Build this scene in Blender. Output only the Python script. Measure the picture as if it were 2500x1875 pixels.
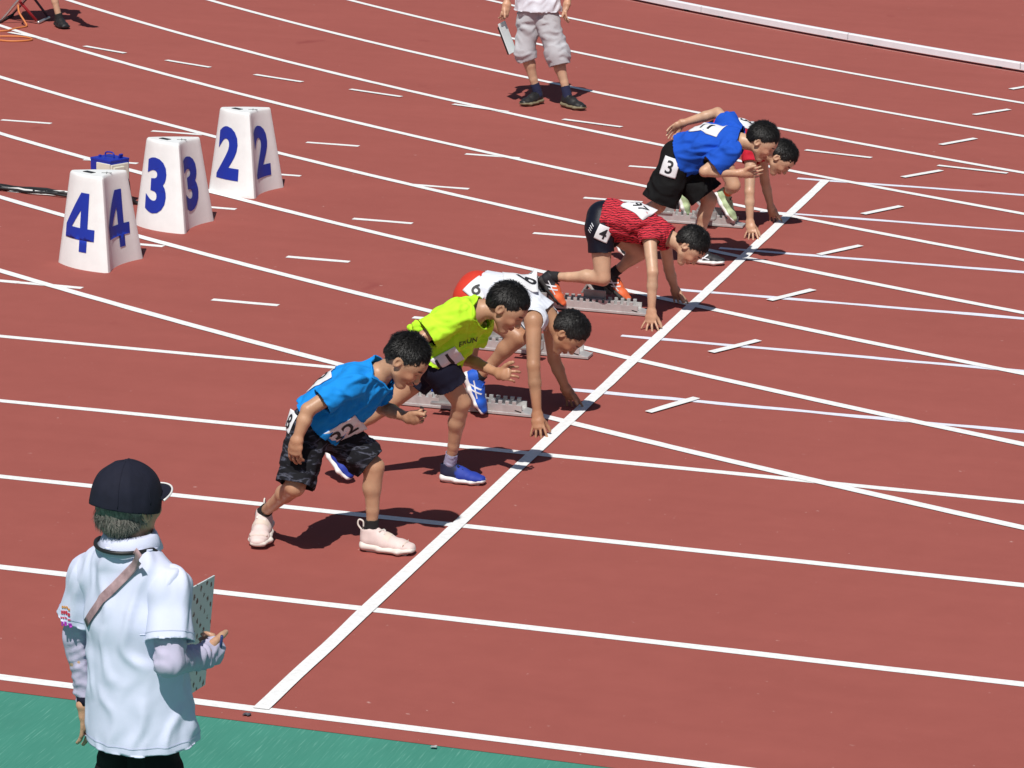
import bpy, bmesh, math, random
import numpy as np
from mathutils import Vector, Matrix
from mathutils.bvhtree import BVHTree

for o in list(bpy.data.objects):
    bpy.data.objects.remove(o, do_unlink=True)
scene = bpy.context.scene
col = scene.collection

# ------------------------------------------------------------------ camera
cam_d = bpy.data.cameras.new('camera'); cam = bpy.data.objects.new('camera', cam_d); col.objects.link(cam)
cam_d.sensor_width = 36.0; cam_d.lens = 7755.6/2500*36.0
cam_d.clip_start = 0.1; cam_d.clip_end = 2000
_r = Vector((0.95941813, 0.28127426, 0.02004114)); _u = Vector((-0.08964606, 0.23685149, 0.96740114)); _f = Vector((-0.26735827, 0.92993879, -0.25245474))
cam.matrix_world = Matrix(((_r.x, _u.x, -_f.x, 3.90433), (_r.y, _u.y, -_f.y, -10.3228), (_r.z, _u.z, -_f.z, 4.12851), (0, 0, 0, 1)))
scene.camera = cam

# ------------------------------------------------------------------ sky and sun
SUN_DIR = Vector((-0.045, 0.575, -0.87)).normalized()       # the way the light travels
world = bpy.data.worlds.new('World'); scene.world = world; world.use_nodes = True
wn = world.node_tree.nodes; wn.clear()
sky = wn.new('ShaderNodeTexSky'); sky.sky_type = 'NISHITA'; sky.sun_disc = False
to_sun = -SUN_DIR
sky.sun_elevation = math.asin(to_sun.z); sky.sun_rotation = math.atan2(to_sun.x, to_sun.y)
sky.air_density = 1.0; sky.dust_density = 0.6; sky.ozone_density = 1.3
bg = wn.new('ShaderNodeBackground'); bg.inputs[1].default_value = 0.05
wo = wn.new('ShaderNodeOutputWorld')
world.node_tree.links.new(sky.outputs[0], bg.inputs[0]); world.node_tree.links.new(bg.outputs[0], wo.inputs[0])
sun_d = bpy.data.lights.new('sun', 'SUN'); sun = bpy.data.objects.new('sun', sun_d); col.objects.link(sun)
sun_d.energy = 4.35; sun_d.angle = math.radians(0.53); sun_d.color = (1.0, 0.965, 0.91)
sun.rotation_euler = SUN_DIR.to_track_quat('-Z', 'Y').to_euler(); sun.location = (0, -20, 30)
scene.view_settings.view_transform = 'Standard'; scene.view_settings.look = 'None'
scene.view_settings.exposure = 0.0; scene.view_settings.gamma = 1.0; scene.view_settings.use_curve_mapping = False

# ------------------------------------------------------------------ helpers
def lin(r, g, b):
    f = lambda c: (c/255/12.92) if c/255 <= .04045 else ((c/255+.055)/1.055)**2.4
    return (f(r), f(g), f(b), 1.0)

def mat(name, rgb, rough=.6, metal=0.0, noise=0.0, nscale=20.0, bump=0.0, bscale=200.0, spec=.5, sss=0.0, stretch=None, coat=0.0, attr=None, rgb2=None):
    """procedural principled material: base colour with value mottling and a fine bump"""
    m = bpy.data.materials.new(name); m.use_nodes = True
    nt = m.node_tree; N = nt.nodes; L = nt.links
    b = N['Principled BSDF']
    c = rgb if len(rgb) == 4 else (*rgb, 1)
    b.inputs['Base Color'].default_value = c; b.inputs['Roughness'].default_value = rough; b.inputs['Metallic'].default_value = metal
    b.inputs['Specular IOR Level'].default_value = spec
    if coat: b.inputs['Coat Weight'].default_value = coat
    if sss:
        b.inputs['Subsurface Weight'].default_value = sss; b.inputs['Subsurface Radius'].default_value = (.012, .005, .003); b.inputs['Subsurface Scale'].default_value = 1.0
    tc = N.new('ShaderNodeTexCoord'); mp = N.new('ShaderNodeMapping'); L.new(tc.outputs['Object'], mp.inputs[0])
    if stretch: mp.inputs['Scale'].default_value = stretch
    src = None
    if attr:
        a = N.new('ShaderNodeAttribute'); a.attribute_name = attr; src = a.outputs['Color']
    if noise or rgb2:
        n = N.new('ShaderNodeTexNoise'); n.inputs['Scale'].default_value = nscale; n.inputs['Detail'].default_value = 5; n.inputs['Roughness'].default_value = .6
        L.new(mp.outputs[0], n.inputs['Vector'])
        cr = N.new('ShaderNodeValToRGB'); cr.color_ramp.elements[0].position = .3; cr.color_ramp.elements[1].position = .7
        k = noise
        c2 = rgb2 if rgb2 else tuple(min(1, x*(1+k)) for x in c[:3])
        cr.color_ramp.elements[0].color = (*[x*(1-k) for x in c[:3]], 1); cr.color_ramp.elements[1].color = (*c2[:3], 1)
        L.new(n.outputs['Fac'], cr.inputs[0])
        if src:
            mx = N.new('ShaderNodeMix'); mx.data_type = 'RGBA'; mx.blend_type = 'MULTIPLY'; mx.inputs[0].default_value = 1.0
            L.new(cr.outputs[0], mx.inputs[6]); L.new(src, mx.inputs[7]); src = mx.outputs[2]
        else: src = cr.outputs[0]
    if src: L.new(src, b.inputs['Base Color'])
    if bump:
        n2 = N.new('ShaderNodeTexNoise'); n2.inputs['Scale'].default_value = bscale; n2.inputs['Detail'].default_value = 3
        L.new(mp.outputs[0], n2.inputs['Vector'])
        bp = N.new('ShaderNodeBump'); bp.inputs['Strength'].default_value = bump; bp.inputs['Distance'].default_value = .003
        L.new(n2.outputs['Fac'], bp.inputs['Height']); L.new(bp.outputs[0], b.inputs['Normal'])
    return m

def mesh_np(name, V, F, smooth=True):
    """V (n,3) floats, F (m,4) or (m,3) ints"""
    V = np.asarray(V, np.float32); F = np.asarray(F, np.int32)
    me = bpy.data.meshes.new(name); k = F.shape[1]
    me.vertices.add(len(V)); me.vertices.foreach_set('co', V.ravel())
    me.loops.add(F.size); me.loops.foreach_set('vertex_index', F.ravel())
    me.polygons.add(len(F)); me.polygons.foreach_set('loop_start', np.arange(0, F.size, k, dtype=np.int32))
    me.update(calc_edges=True)
    me.polygons.foreach_set('use_smooth', np.full(len(F), smooth, bool))
    return me

def link(name, me, m=None, parent=None):
    o = bpy.data.objects.new(name, me); col.objects.link(o)
    if m is not None:
        if len(me.materials): o.material_slots[0].link = 'OBJECT'; o.material_slots[0].material = m
        else: me.materials.append(m)
    if parent is not None: o.parent = parent
    return o

def bm_obj(name, bm, m, parent=None, smooth=False):
    me = bpy.data.meshes.new(name); bm.normal_update(); bm.to_mesh(me); bm.free()
    if smooth: me.polygons.foreach_set('use_smooth', np.full(len(me.polygons), True, bool))
    return link(name, me, m, parent)

def thing(name, label, cat, loc=(0, 0, 0), group=None):
    o = bpy.data.objects.new(name, None); col.objects.link(o); o.empty_display_size = .1
    o.location = loc; o['label'] = label; o['category'] = cat
    if group: o['group'] = group
    return o

def tag(o, label, cat, group=None):
    o['label'] = label; o['category'] = cat
    if group: o['group'] = group
    return o

def struct(name, V, F, m, parent=None):
    o = link(name, mesh_np(name, V, F, False), m, parent)
    if parent is None: o['kind'] = 'structure'
    return o

def bm_box(bm, c, size, rot=None, bevel=0.0):
    M = Matrix.Translation(c) @ (rot.to_4x4() if rot is not None else Matrix.Identity(4)) @ Matrix.Diagonal((*size, 1))
    r = bmesh.ops.create_cube(bm, size=1.0, matrix=M)
    if bevel:
        vs = set(r['verts']); es = [e for e in bm.edges if e.verts[0] in vs and e.verts[1] in vs]
        bmesh.ops.bevel(bm, geom=es, offset=bevel, segments=2, affect='EDGES', profile=.6)

def tube_np(pts, rad, n=8, closed_ends=True):
    """tube along a polyline; rad a number or list"""
    P = np.asarray(pts, float); m = len(P)
    R = np.full(m, rad, float) if np.isscalar(rad) else np.asarray(rad, float)
    T = np.gradient(P, axis=0); T /= np.linalg.norm(T, axis=1)[:, None] + 1e-12
    ref = np.array([0, 0, 1.0]) if abs(T[0][2]) < .9 else np.array([1.0, 0, 0])
    V = []; a = np.linspace(0, 2*np.pi, n, endpoint=False)
    s = np.cross(T[0], ref); s /= np.linalg.norm(s)
    for i in range(m):
        s = s - T[i]*(s@T[i]); s /= np.linalg.norm(s)+1e-12; w = np.cross(T[i], s)
        V.append(P[i] + R[i]*(np.cos(a)[:, None]*s + np.sin(a)[:, None]*w))
    V = np.concatenate(V); F = []
    for i in range(m-1):
        for j in range(n):
            k = (j+1) % n; F.append((i*n+j, i*n+k, (i+1)*n+k, (i+1)*n+j))
    if closed_ends:
        V = np.vstack([V, P[0], P[-1]]); c0, c1 = len(V)-2, len(V)-1
        for j in range(n):
            k = (j+1) % n; F.append((c0, k, j, j)); F.append((c1, (m-1)*n+j, (m-1)*n+k, (m-1)*n+k))
    V2 = V; F2 = []
    for f in F:
        F2.append(f)
    return V2, F2

def pymesh(name, V, F, smooth=True):
    me = bpy.data.meshes.new(name)
    me.from_pydata([tuple(map(float, v)) for v in V], [], [tuple(dict.fromkeys(map(int, f))) for f in F]); me.update()
    if smooth: me.polygons.foreach_set('use_smooth', np.full(len(me.polygons), True, bool))
    return me

def spline(pts, n=8):
    """Catmull-Rom through the points"""
    P = np.asarray(pts, float); P = np.vstack([2*P[0]-P[1], P, 2*P[-1]-P[-2]]); out = []
    for i in range(1, len(P)-2):
        for t in np.linspace(0, 1, n, endpoint=False):
            p0, p1, p2, p3 = P[i-1:i+3]
            out.append(.5*((2*p1)+(-p0+p2)*t+(2*p0-5*p1+4*p2-p3)*t*t+(-p0+3*p1-3*p2+p3)*t**3))
    out.append(P[-2]); return np.array(out)

def unit(v):
    v = np.asarray(v, float); return v/(np.linalg.norm(v)+1e-12)

# ------------------------------------------------------------------ implicit surfaces
class Field:
    """smooth union of tapered capsules and ellipsoids, meshed with surface nets"""
    def __init__(s, h): s.h = h; s.p = []
    def cap(s, a, b, r1, r2=None, k=.02, side=None, ws=1.0, sub=False):
        a = np.asarray(a, float); b = np.asarray(b, float); r2 = r1 if r2 is None else r2
        R = max(r1, r2)*max(ws, 1.0)
        s.p.append(('c', np.minimum(a, b)-R, np.maximum(a, b)+R, k, sub, (a, b, r1, r2, None if side is None else unit(side), ws))); return s
    def ell(s, c, axes, rad, k=.015, sub=False):
        c = np.asarray(c, float); A = np.array([unit(v) for v in axes]); rad = np.asarray(rad, float)
        R = np.abs(A.T*rad).sum(1)
        s.p.append(('e', c-R, c+R, k, sub, (c, A, rad))); return s
    def grow(s, d):
        """a looser copy"""
        f = Field(s.h)
        for q in s.p:
            if q[4]: continue
            if q[0] == 'c':
                a, b, r1, r2, sd, ws = q[5]; f.cap(a, b, r1+d, r2+d, q[3], sd, (max(r1, r2)*ws+d)/(max(r1, r2)+d))
            else:
                c, A, rad = q[5]; f.ell(c, A, rad+d, q[3])
        return f
    def mesh(s):
        h = s.h; lo = np.min([q[1] for q in s.p if not q[4]], 0)-4*h; hi = np.max([q[2] for q in s.p if not q[4]], 0)+4*h
        n = np.ceil((hi-lo)/h).astype(int)+1
        F = np.full(n, 1.0, np.float32)
        ax = [(lo[i]+h*np.arange(n[i])).astype(np.float32) for i in range(3)]
        for kind, l, u, k, sub, a in s.p:
            m = k+3*h
            i0 = np.clip(np.floor((l-m-lo)/h).astype(int), 0, n-1); i1 = np.clip(np.ceil((u+m-lo)/h).astype(int)+1, 1, n)
            sl = tuple(slice(i0[i], i1[i]) for i in range(3))
            x = ax[0][sl[0]][:, None, None]; y = ax[1][sl[1]][None, :, None]; z = ax[2][sl[2]][None, None, :]
            if kind == 'c':
                A, B, r1, r2, sd, ws = a; ba = B-A; l2 = max(float(ba@ba), 1e-9)
                px = x-A[0]; py = y-A[1]; pz = z-A[2]
                t = np.clip((px*ba[0]+py*ba[1]+pz*ba[2])/l2, 0, 1)
                qx = px-ba[0]*t; qy = py-ba[1]*t; qz = pz-ba[2]*t
                if sd is not None:
                    w = (qx*sd[0]+qy*sd[1]+qz*sd[2])*(1-1/ws)
                    qx = qx-sd[0]*w; qy = qy-sd[1]*w; qz = qz-sd[2]*w
                d = np.sqrt(qx*qx+qy*qy+qz*qz)-(r1+(r2-r1)*t)
            else:
                c, A, rad = a; px = x-c[0]; py = y-c[1]; pz = z-c[2]
                k0 = 0; k1 = 0
                for i in range(3):
                    e = (px*A[i][0]+py*A[i][1]+pz*A[i][2])/rad[i]; k0 = k0+e*e; k1 = k1+(e/rad[i])**2
                k0 = np.sqrt(k0); k1 = np.sqrt(k1)+1e-6; d = k0*(k0-1)/k1
            d = d.astype(np.float32); g = F[sl]
            if sub:
                hh = np.clip(.5-.5*(g+d)/k, 0, 1); F[sl] = g+(-d-g)*hh+k*hh*(1-hh)
            else:
                hh = np.clip(.5+.5*(g-d)/k, 0, 1); F[sl] = g+(d-g)*hh-k*hh*(1-hh)
        return surface_nets(F, lo, h)

def surface_nets(F, lo, h):
    ins = F < 0
    c = np.zeros(np.array(F.shape)-1, np.uint8)
    for dx in (0, 1):
        for dy in (0, 1):
            for dz in (0, 1):
                c += ins[dx:F.shape[0]-1+dx, dy:F.shape[1]-1+dy, dz:F.shape[2]-1+dz]
    act = np.argwhere((c > 0) & (c < 8)); ids = np.full(c.shape, -1, np.int32); ids[tuple(act.T)] = np.arange(len(act))
    off = np.array([(i >> 2 & 1, i >> 1 & 1, i & 1) for i in range(8)])
    val = np.stack([F[tuple((act+o).T)] for o in off], 1)
    acc = np.zeros((len(act), 3)); cnt = np.zeros(len(act))
    for a in range(8):
        for b in range(a+1, 8):
            if np.abs(off[a]-off[b]).sum() != 1: continue
            m = (val[:, a] < 0) != (val[:, b] < 0)
            t = val[m, a]/(val[m, a]-val[m, b])
            acc[m] += off[a]+(off[b]-off[a])*t[:, None]; cnt[m] += 1
    V = lo+h*(act+acc/cnt[:, None]); Q = []
    for ax in range(3):
        b, d = (ax+1) % 3, (ax+2) % 3
        s0 = [slice(None)]*3; s1 = [slice(None)]*3; s0[ax] = slice(0, -1); s1[ax] = slice(1, None)
        e = np.argwhere(ins[tuple(s0)] != ins[tuple(s1)])
        flip = ins[tuple(s0)][tuple(e.T)]
        ok = (e[:, b] > 0) & (e[:, d] > 0) & (e[:, b] < c.shape[b]) & (e[:, d] < c.shape[d]); e = e[ok]; flip = flip[ok]
        def cell(db, dd):
            q = e.copy(); q[:, b] -= db; q[:, d] -= dd; return ids[tuple(q.T)]
        q = np.stack([cell(1, 1), cell(0, 1), cell(0, 0), cell(1, 0)], 1)
        q[~flip] = q[~flip][:, ::-1]; Q.append(q)
    return V, np.concatenate(Q)

def vnormals(V, F):
    n = np.cross(V[F[:, 2]]-V[F[:, 0]], V[F[:, 3]]-V[F[:, 1]]); N = np.zeros_like(V)
    for i in range(4): np.add.at(N, F[:, i], n)
    return N/(np.linalg.norm(N, axis=1)[:, None]+1e-12)

def wrinkles(V, seed, amp, axis, lam=.05, warp=.02, sharp=2.0):
    """cloth folds: soft ridges that run along `axis`, coming and going over the surface"""
    rng = np.random.RandomState(seed); axis = unit(axis); out = np.zeros(len(V)); W = V.copy()
    for L_ in (.30, .17, .10):
        k = unit(rng.normal(size=3))*2*np.pi/L_; W += warp*(L_/.17)*unit(rng.normal(size=3))*np.sin(V@k+rng.rand()*6.28)[:, None]
    for i in range(6):
        k = rng.normal(size=3); k -= axis*(k@axis)*.94; k = unit(k)*2*np.pi/(lam*rng.uniform(.8, 1.9))
        r = (.5+.5*np.cos(W@k+rng.rand()*6.28))**sharp
        s = np.sin(V@(unit(rng.normal(size=3))*2*np.pi/(lam*rng.uniform(4, 7)))+rng.rand()*6.28)
        m = np.clip((s+.15)*1.4, 0, 1); out += r*m*rng.uniform(.5, 1)
    return amp*(out-.45)

def near_of(V, c, r):
    return c(V) if callable(c) else np.linalg.norm(V-np.asarray(c, float), axis=1) < r

def seg_d(V, a, b, r1, r2, sd=None, ws=1.0):
    ba = b-a; t = np.clip((V-a)@ba/(ba@ba), 0, 1); q = V-a-t[:, None]*ba
    if sd is not None: q = q-np.outer((q@sd)*(1-1/ws), sd)
    return np.linalg.norm(q, axis=1)-(r1+(r2-r1)*t)

def garment(f, cuts, folds=(), mask=None):
    """mesh of field f, opened along cut planes (point, normal, centre, radius), folded"""
    V, F = f.mesh()
    N = vnormals(V, F); d = np.zeros(len(V))
    for fo in folds: d += wrinkles(V, *fo)
    if mask is not None: d *= mask(V)
    V = V+N*np.clip(d, -.007, .014)[:, None]
    C = np.full(len(V), -1.0); 
    for p, n, c, r in cuts:
        p = np.asarray(p, float); n = unit(n); near = near_of(V, c, r)
        e = (V-p)@n + .0025*np.sin(V@np.array([61., 47., 53.]))
        m = near & (e > C)
        C[m] = e[m]
    dead = (C[F] > 0).all(1); F = F[~dead]
    for p, n, c, r in cuts:
        p = np.asarray(p, float); n = unit(n); near = near_of(V, c, r)
        e = (V-p)@n; m = near & (e > 0) & (e < f.h*4); V[m] -= n*e[m][:, None]
    used = np.unique(F); mp = np.full(len(V), -1, np.int64); mp[used] = np.arange(len(used))
    return V[used], mp[F]

def stitch(V, F, p, n, keep, w=.0028):
    """thin stitched line where the plane (p, n) crosses a cloth surface"""
    p = np.asarray(p, float); n = unit(n); d = (V-p)@n; N = vnormals(V, F); k = keep(V); out = []; q = []
    for f in F[((d[F].min(1) < 0) & (d[F].max(1) > 0) & k[F].all(1))]:
        pts = []
        for a, b in zip(f, np.roll(f, -1)):
            if (d[a] < 0) != (d[b] < 0):
                t = d[a]/(d[a]-d[b]); pts.append(V[a]*(1-t)+V[b]*t+(N[a]*(1-t)+N[b]*t)*.0016)
        if len(pts) == 2:
            i = len(out); out += [pts[0]-n*w/2, pts[0]+n*w/2, pts[1]+n*w/2, pts[1]-n*w/2]; q.append((i, i+1, i+2, i+3))
    return np.array(out), q

def solidify(o, t=.004):
    md = o.modifiers.new('thickness', 'SOLIDIFY'); md.thickness = t; md.offset = -1

def bvh_of(o):
    me = o.data; V = [v.co.copy() for v in me.vertices]; return BVHTree.FromPolygons(V, [tuple(p.vertices) for p in me.polygons])

FONT_CACHE = {}
def text_2d(txt, sub=2, off=.012):
    """2-D triangles of a piece of writing, one unit high, centred"""
    if (txt, sub, off) in FONT_CACHE: return FONT_CACHE[(txt, sub, off)]
    if txt == '4' and off > .02:                         # open-countered bold four
        from mathutils.geometry import tessellate_polygon
        o = [(.34, -.5), (.34, -.30), (.56, -.30), (.56, -.10), (.34, -.10), (.34, .5), (.06, .5), (-.54, -.08), (-.54, -.30), (.08, -.30), (.08, -.5)]
        hl = [(.08, .20), (.08, -.10), (-.26, -.10)]
        tri = tessellate_polygon([[Vector((*q, 0)) for q in o], [Vector((*q, 0)) for q in hl]])
        bm = bmesh.new(); vs = [bm.verts.new((*q, 0)) for q in o+hl]
        for t in tri: bm.faces.new([vs[i] for i in t])
        for _ in range(3):
            bmesh.ops.subdivide_edges(bm, edges=[e for e in bm.edges if e.calc_length() > .12], cuts=1); bmesh.ops.triangulate(bm, faces=bm.faces[:])
        bm.verts.ensure_lookup_table(); bm.verts.index_update()
        V = np.array([v.co[:2] for v in bm.verts]); F = [tuple(v.index for v in f.verts) for f in bm.faces]; bm.free()
        FONT_CACHE[(txt, sub, off)] = (V, F); return V, F
    cu = bpy.data.curves.new('t', 'FONT'); cu.body = txt; cu.align_x = 'CENTER'; cu.resolution_u = 4; cu.fill_mode = 'FRONT'
    cu.offset = off
    o = bpy.data.objects.new('t', cu); col.objects.link(o)
    dg = bpy.context.evaluated_depsgraph_get(); me = bpy.data.meshes.new_from_object(o.evaluated_get(dg))
    bm = bmesh.new(); bm.from_mesh(me); bmesh.ops.triangulate(bm, faces=bm.faces[:])
    for _ in range(sub):
        long = [e for e in bm.edges if e.calc_length() > .12]
        if long: bmesh.ops.subdivide_edges(bm, edges=long, cuts=1)
        bmesh.ops.triangulate(bm, faces=bm.faces[:])
    bm.verts.ensure_lookup_table()
    V = np.array([v.co[:2] for v in bm.verts]); F = [tuple(v.index for v in f.verts) for f in bm.faces]; bm.free()
    bpy.data.objects.remove(o, do_unlink=True); bpy.data.curves.remove(cu); bpy.data.meshes.remove(me)
    lo, hi = V.min(0), V.max(0); V = (V-(lo+hi)/2)/(hi[1]-lo[1])
    FONT_CACHE[(txt, sub, off)] = (V, F); return V, F

def drape(bvh, P2, c, u, v, n, lift, reach=.25):
    """lay 2-D points on a surface: cast from outside along -n"""
    c = Vector(c); u = Vector(unit(u)); n = Vector(unit(n)); v = Vector(unit(v)); out = []; ds = []
    for x, y in P2:
        o = c+u*float(x)+v*float(y)
        h = bvh.ray_cast(o+n*reach, -n, reach*2)
        ds.append(None if h[0] is None else (h[0]-o).dot(n))
    ok = [d for d in ds if d is not None]; md = float(np.median(ok)) if ok else 0.0
    for (x, y), d in zip(P2, ds):
        d = md if d is None else max(min(d, md+.03), md-.03)
        out.append(c+u*float(x)+v*float(y)+n*(d+lift))
    return out

# ------------------------------------------------------------------ ground, track and markings
LW = 1.22                                   # lane width
BC = np.array([19.609, 9*LW+36.274]); BR = 36.274      # centre and inner radius of the bend

def track_material():
    m = mat('track_rubber', lin(160, 84, 78), rough=.9, spec=.12)
    nt = m.node_tree; N = nt.nodes; L = nt.links; b = N['Principled BSDF']
    tc = N.new('ShaderNodeTexCoord')
    def noise(scale, detail=4, rough=.6, vec=None, stretch=None):
        n = N.new('ShaderNodeTexNoise'); n.inputs['Scale'].default_value = scale; n.inputs['Detail'].default_value = detail; n.inputs['Roughness'].default_value = rough
        if stretch:
            mp = N.new('ShaderNodeMapping'); mp.inputs['Scale'].default_value = stretch; L.new(tc.outputs['Object'], mp.inputs[0]); L.new(mp.outputs[0], n.inputs['Vector'])
        else: L.new(tc.outputs['Object'], n.inputs['Vector'])
        return n
    def ramp(src, p0, c0, p1, c1):
        r = N.new('ShaderNodeValToRGB'); e = r.color_ramp.elements; e[0].position = p0; e[0].color = c0; e[1].position = p1; e[1].color = c1
        L.new(src, r.inputs[0]); return r
    def mix(fac, a, bb, mode='MIX'):
        x = N.new('ShaderNodeMix'); x.data_type = 'RGBA'; x.blend_type = mode
        if isinstance(fac, float): x.inputs[0].default_value = fac
        else: L.new(fac, x.inputs[0])
        for s, v in ((6, a), (7, bb)):
            if isinstance(v, tuple): x.inputs[s].default_value = v
            else: L.new(v, x.inputs[s])
        return x.outputs[2]
    base = (0.332, 0.0935, 0.0775, 1)
    big = ramp(noise(.9, 5).outputs['Fac'], .32, (.97, .965, .965, 1), .68, (1.03, 1.035, 1.035, 1))
    c = mix(1.0, base, big.outputs[0], 'MULTIPLY')
    mid = ramp(noise(7, 6, .65).outputs['Fac'], .3, (.97, .965, .965, 1), .7, (1.03, 1.035, 1.035, 1)); c = mix(1.0, c, mid.outputs[0], 'MULTIPLY')
    lane = ramp(noise(1.3, 4, .6, stretch=(.35, 3.0, 1)).outputs['Fac'], .35, (.975, .97, .97, 1), .65, (1.02, 1.022, 1.025, 1)); c = mix(1.0, c, lane.outputs[0], 'MULTIPLY')
    fine = ramp(noise(420, 2).outputs['Fac'], .3, (.86, .86, .86, 1), .7, (1.14, 1.14, 1.14, 1)); c = mix(1.0, c, fine.outputs[0], 'MULTIPLY')
    # darker skid stains
    st = ramp(noise(2.3, 3, .5, stretch=(1.0, .55, 1)).outputs['Fac'], .70, (0, 0, 0, 1), .78, (1, 1, 1, 1)); c = mix(st.outputs[0], c, (.27, .066, .058, 1))
    # pale specks and scuffs
    for sc, th, pos in ((5.5, .055, .60), (17.0, .075, .62)):
        v = N.new('ShaderNodeTexVoronoi'); v.inputs['Scale'].default_value = sc; v.inputs['Randomness'].default_value = 1
        wob = noise(60, 2); add = N.new('ShaderNodeMix'); add.data_type = 'RGBA'; add.blend_type = 'LINEAR_LIGHT'; add.inputs[0].default_value = .012
        L.new(tc.outputs['Object'], add.inputs[6]); L.new(wob.outputs['Color'], add.inputs[7]); L.new(add.outputs[2], v.inputs['Vector'])
        d = ramp(v.outputs['Distance'], th*.5, (1, 1, 1, 1), th, (0, 0, 0, 1))
        g = N.new('ShaderNodeSeparateColor'); L.new(v.outputs['Color'], g.inputs[0])
        gate = ramp(g.outputs[0], pos, (0, 0, 0, 1), min(1, pos+.38), (1, 1, 1, 1))
        mm = N.new('ShaderNodeMath'); mm.operation = 'MULTIPLY'; L.new(d.outputs[0], mm.inputs[0]); L.new(gate.outputs[0], mm.inputs[1])
        m2 = N.new('ShaderNodeMath'); m2.operation = 'MULTIPLY'; L.new(mm.outputs[0], m2.inputs[0]); m2.inputs[1].default_value = .75
        c = mix(m2.outputs[0], c, (.62, .40, .36, 1))
    L.new(c, b.inputs['Base Color'])
    bp = N.new('ShaderNodeBump'); bp.inputs['Strength'].default_value = .55; bp.inputs['Distance'].default_value = .002
    L.new(noise(330, 3, .7).outputs['Fac'], bp.inputs['Height']); L.new(bp.outputs[0], b.inputs['Normal'])
    return m

def apron_material():
    m = mat('green_apron', (0.056, .25, .18), rough=.85, spec=.25)
    nt = m.node_tree; N = nt.nodes; L = nt.links; b = N['Principled BSDF']
    tc = N.new('ShaderNodeTexCoord'); mp = N.new('ShaderNodeMapping'); mp.inputs['Rotation'].default_value = (0, 0, math.radians(-14)); mp.inputs['Scale'].default_value = (160, 7, 1)
    L.new(tc.outputs['Object'], mp.inputs[0])
    n = N.new('ShaderNodeTexNoise'); n.inputs['Scale'].default_value = 1.0; n.inputs['Detail'].default_value = 3; L.new(mp.outputs[0], n.inputs['Vector'])
    r = N.new('ShaderNodeValToRGB'); e = r.color_ramp.elements
    e[0].position = .30; e[0].color = (.052, .245, .180, 1); e[1].position = .60; e[1].color = (.064, .265, .198, 1)
    x = e.new(.72); x.color = (.13, .36, .28, 1)
    L.new(n.outputs['Fac'], r.inputs[0])
    n2 = N.new('ShaderNodeTexNoise'); n2.inputs['Scale'].default_value = 3.0; L.new(tc.outputs['Object'], n2.inputs['Vector'])
    r2 = N.new('ShaderNodeValToRGB'); r2.color_ramp.elements[0].color = (.82, .82, .82, 1); r2.color_ramp.elements[1].color = (1.12, 1.12, 1.12, 1)
    L.new(n2.outputs['Fac'], r2.inputs[0])
    mx = N.new('ShaderNodeMix'); mx.data_type = 'RGBA'; mx.blend_type = 'MULTIPLY'; mx.inputs[0].default_value = 1; L.new(r.outputs[0], mx.inputs[6]); L.new(r2.outputs[0], mx.inputs[7])
    L.new(mx.outputs[2], b.inputs['Base Color'])
    bp = N.new('ShaderNodeBump'); bp.inputs['Strength'].default_value = .3; bp.inputs['Distance'].default_value = .003; L.new(n.outputs['Fac'], bp.inputs['Height']); L.new(bp.outputs[0], b.inputs['Normal'])
    return m

def sheet(name, x0, x1, y0, y1, z, m, parent=None):
    return struct(name, [(x0, y0, z), (x1, y0, z), (x1, y1, z), (x0, y1, z)], [(0, 1, 2, 3)], m, parent)

M_TRACK = track_material()
ground = sheet('ground', -600, 600, -600, 600, -.02, mat('ground_grass', (.07, .12, .035), rough=.9, noise=.3, nscale=2))
track = sheet('track', -60, 120, -.13, 60, 0, M_TRACK)
apron = sheet('apron', -60, 120, -9.0, -.05, -.002, apron_material())
M_LINE = mat('line_paint', (.84, .84, .83), rough=.7, noise=.09, nscale=45, bump=.3, bscale=250)
M_LINE2 = mat('line_paint_overpainted', (.76, .77, .86), rough=.7, noise=.07, nscale=30, bump=.3, bscale=250)
rngL = np.random.RandomState(5)

def strip(name, P, w, z, m, wob=.0012):
    """painted strip along a ground polyline"""
    P = np.asarray(P, float); T = np.gradient(P, axis=0); T /= np.linalg.norm(T, axis=1)[:, None]
    Nn = np.stack([-T[:, 1], T[:, 0]], 1); n = len(P)
    j = rngL.normal(size=(n, 2))*wob; j = (j+np.roll(j, 1, 0)+np.roll(j, -1, 0))/1.7
    A = P+Nn*(w/2+j[:, :1]); B = P-Nn*(w/2+j[:, 1:])
    V = np.zeros((2*n, 3)); V[0::2, :2] = A; V[1::2, :2] = B; V[:, 2] = z
    F = [(2*i, 2*i+1, 2*i+3, 2*i+2) for i in range(n-1)]
    return link(name, mesh_np(name, V, F, False), m, track)

def line(x0, x1, y, step=.15):
    n = max(2, int((x1-x0)/step)); return np.stack([np.linspace(x0, x1, n), np.full(n, y)], 1)
def cross_x(y): return BC[0]-math.sqrt((BR+9*LW)**2-(y-BC[1])**2)

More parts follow.
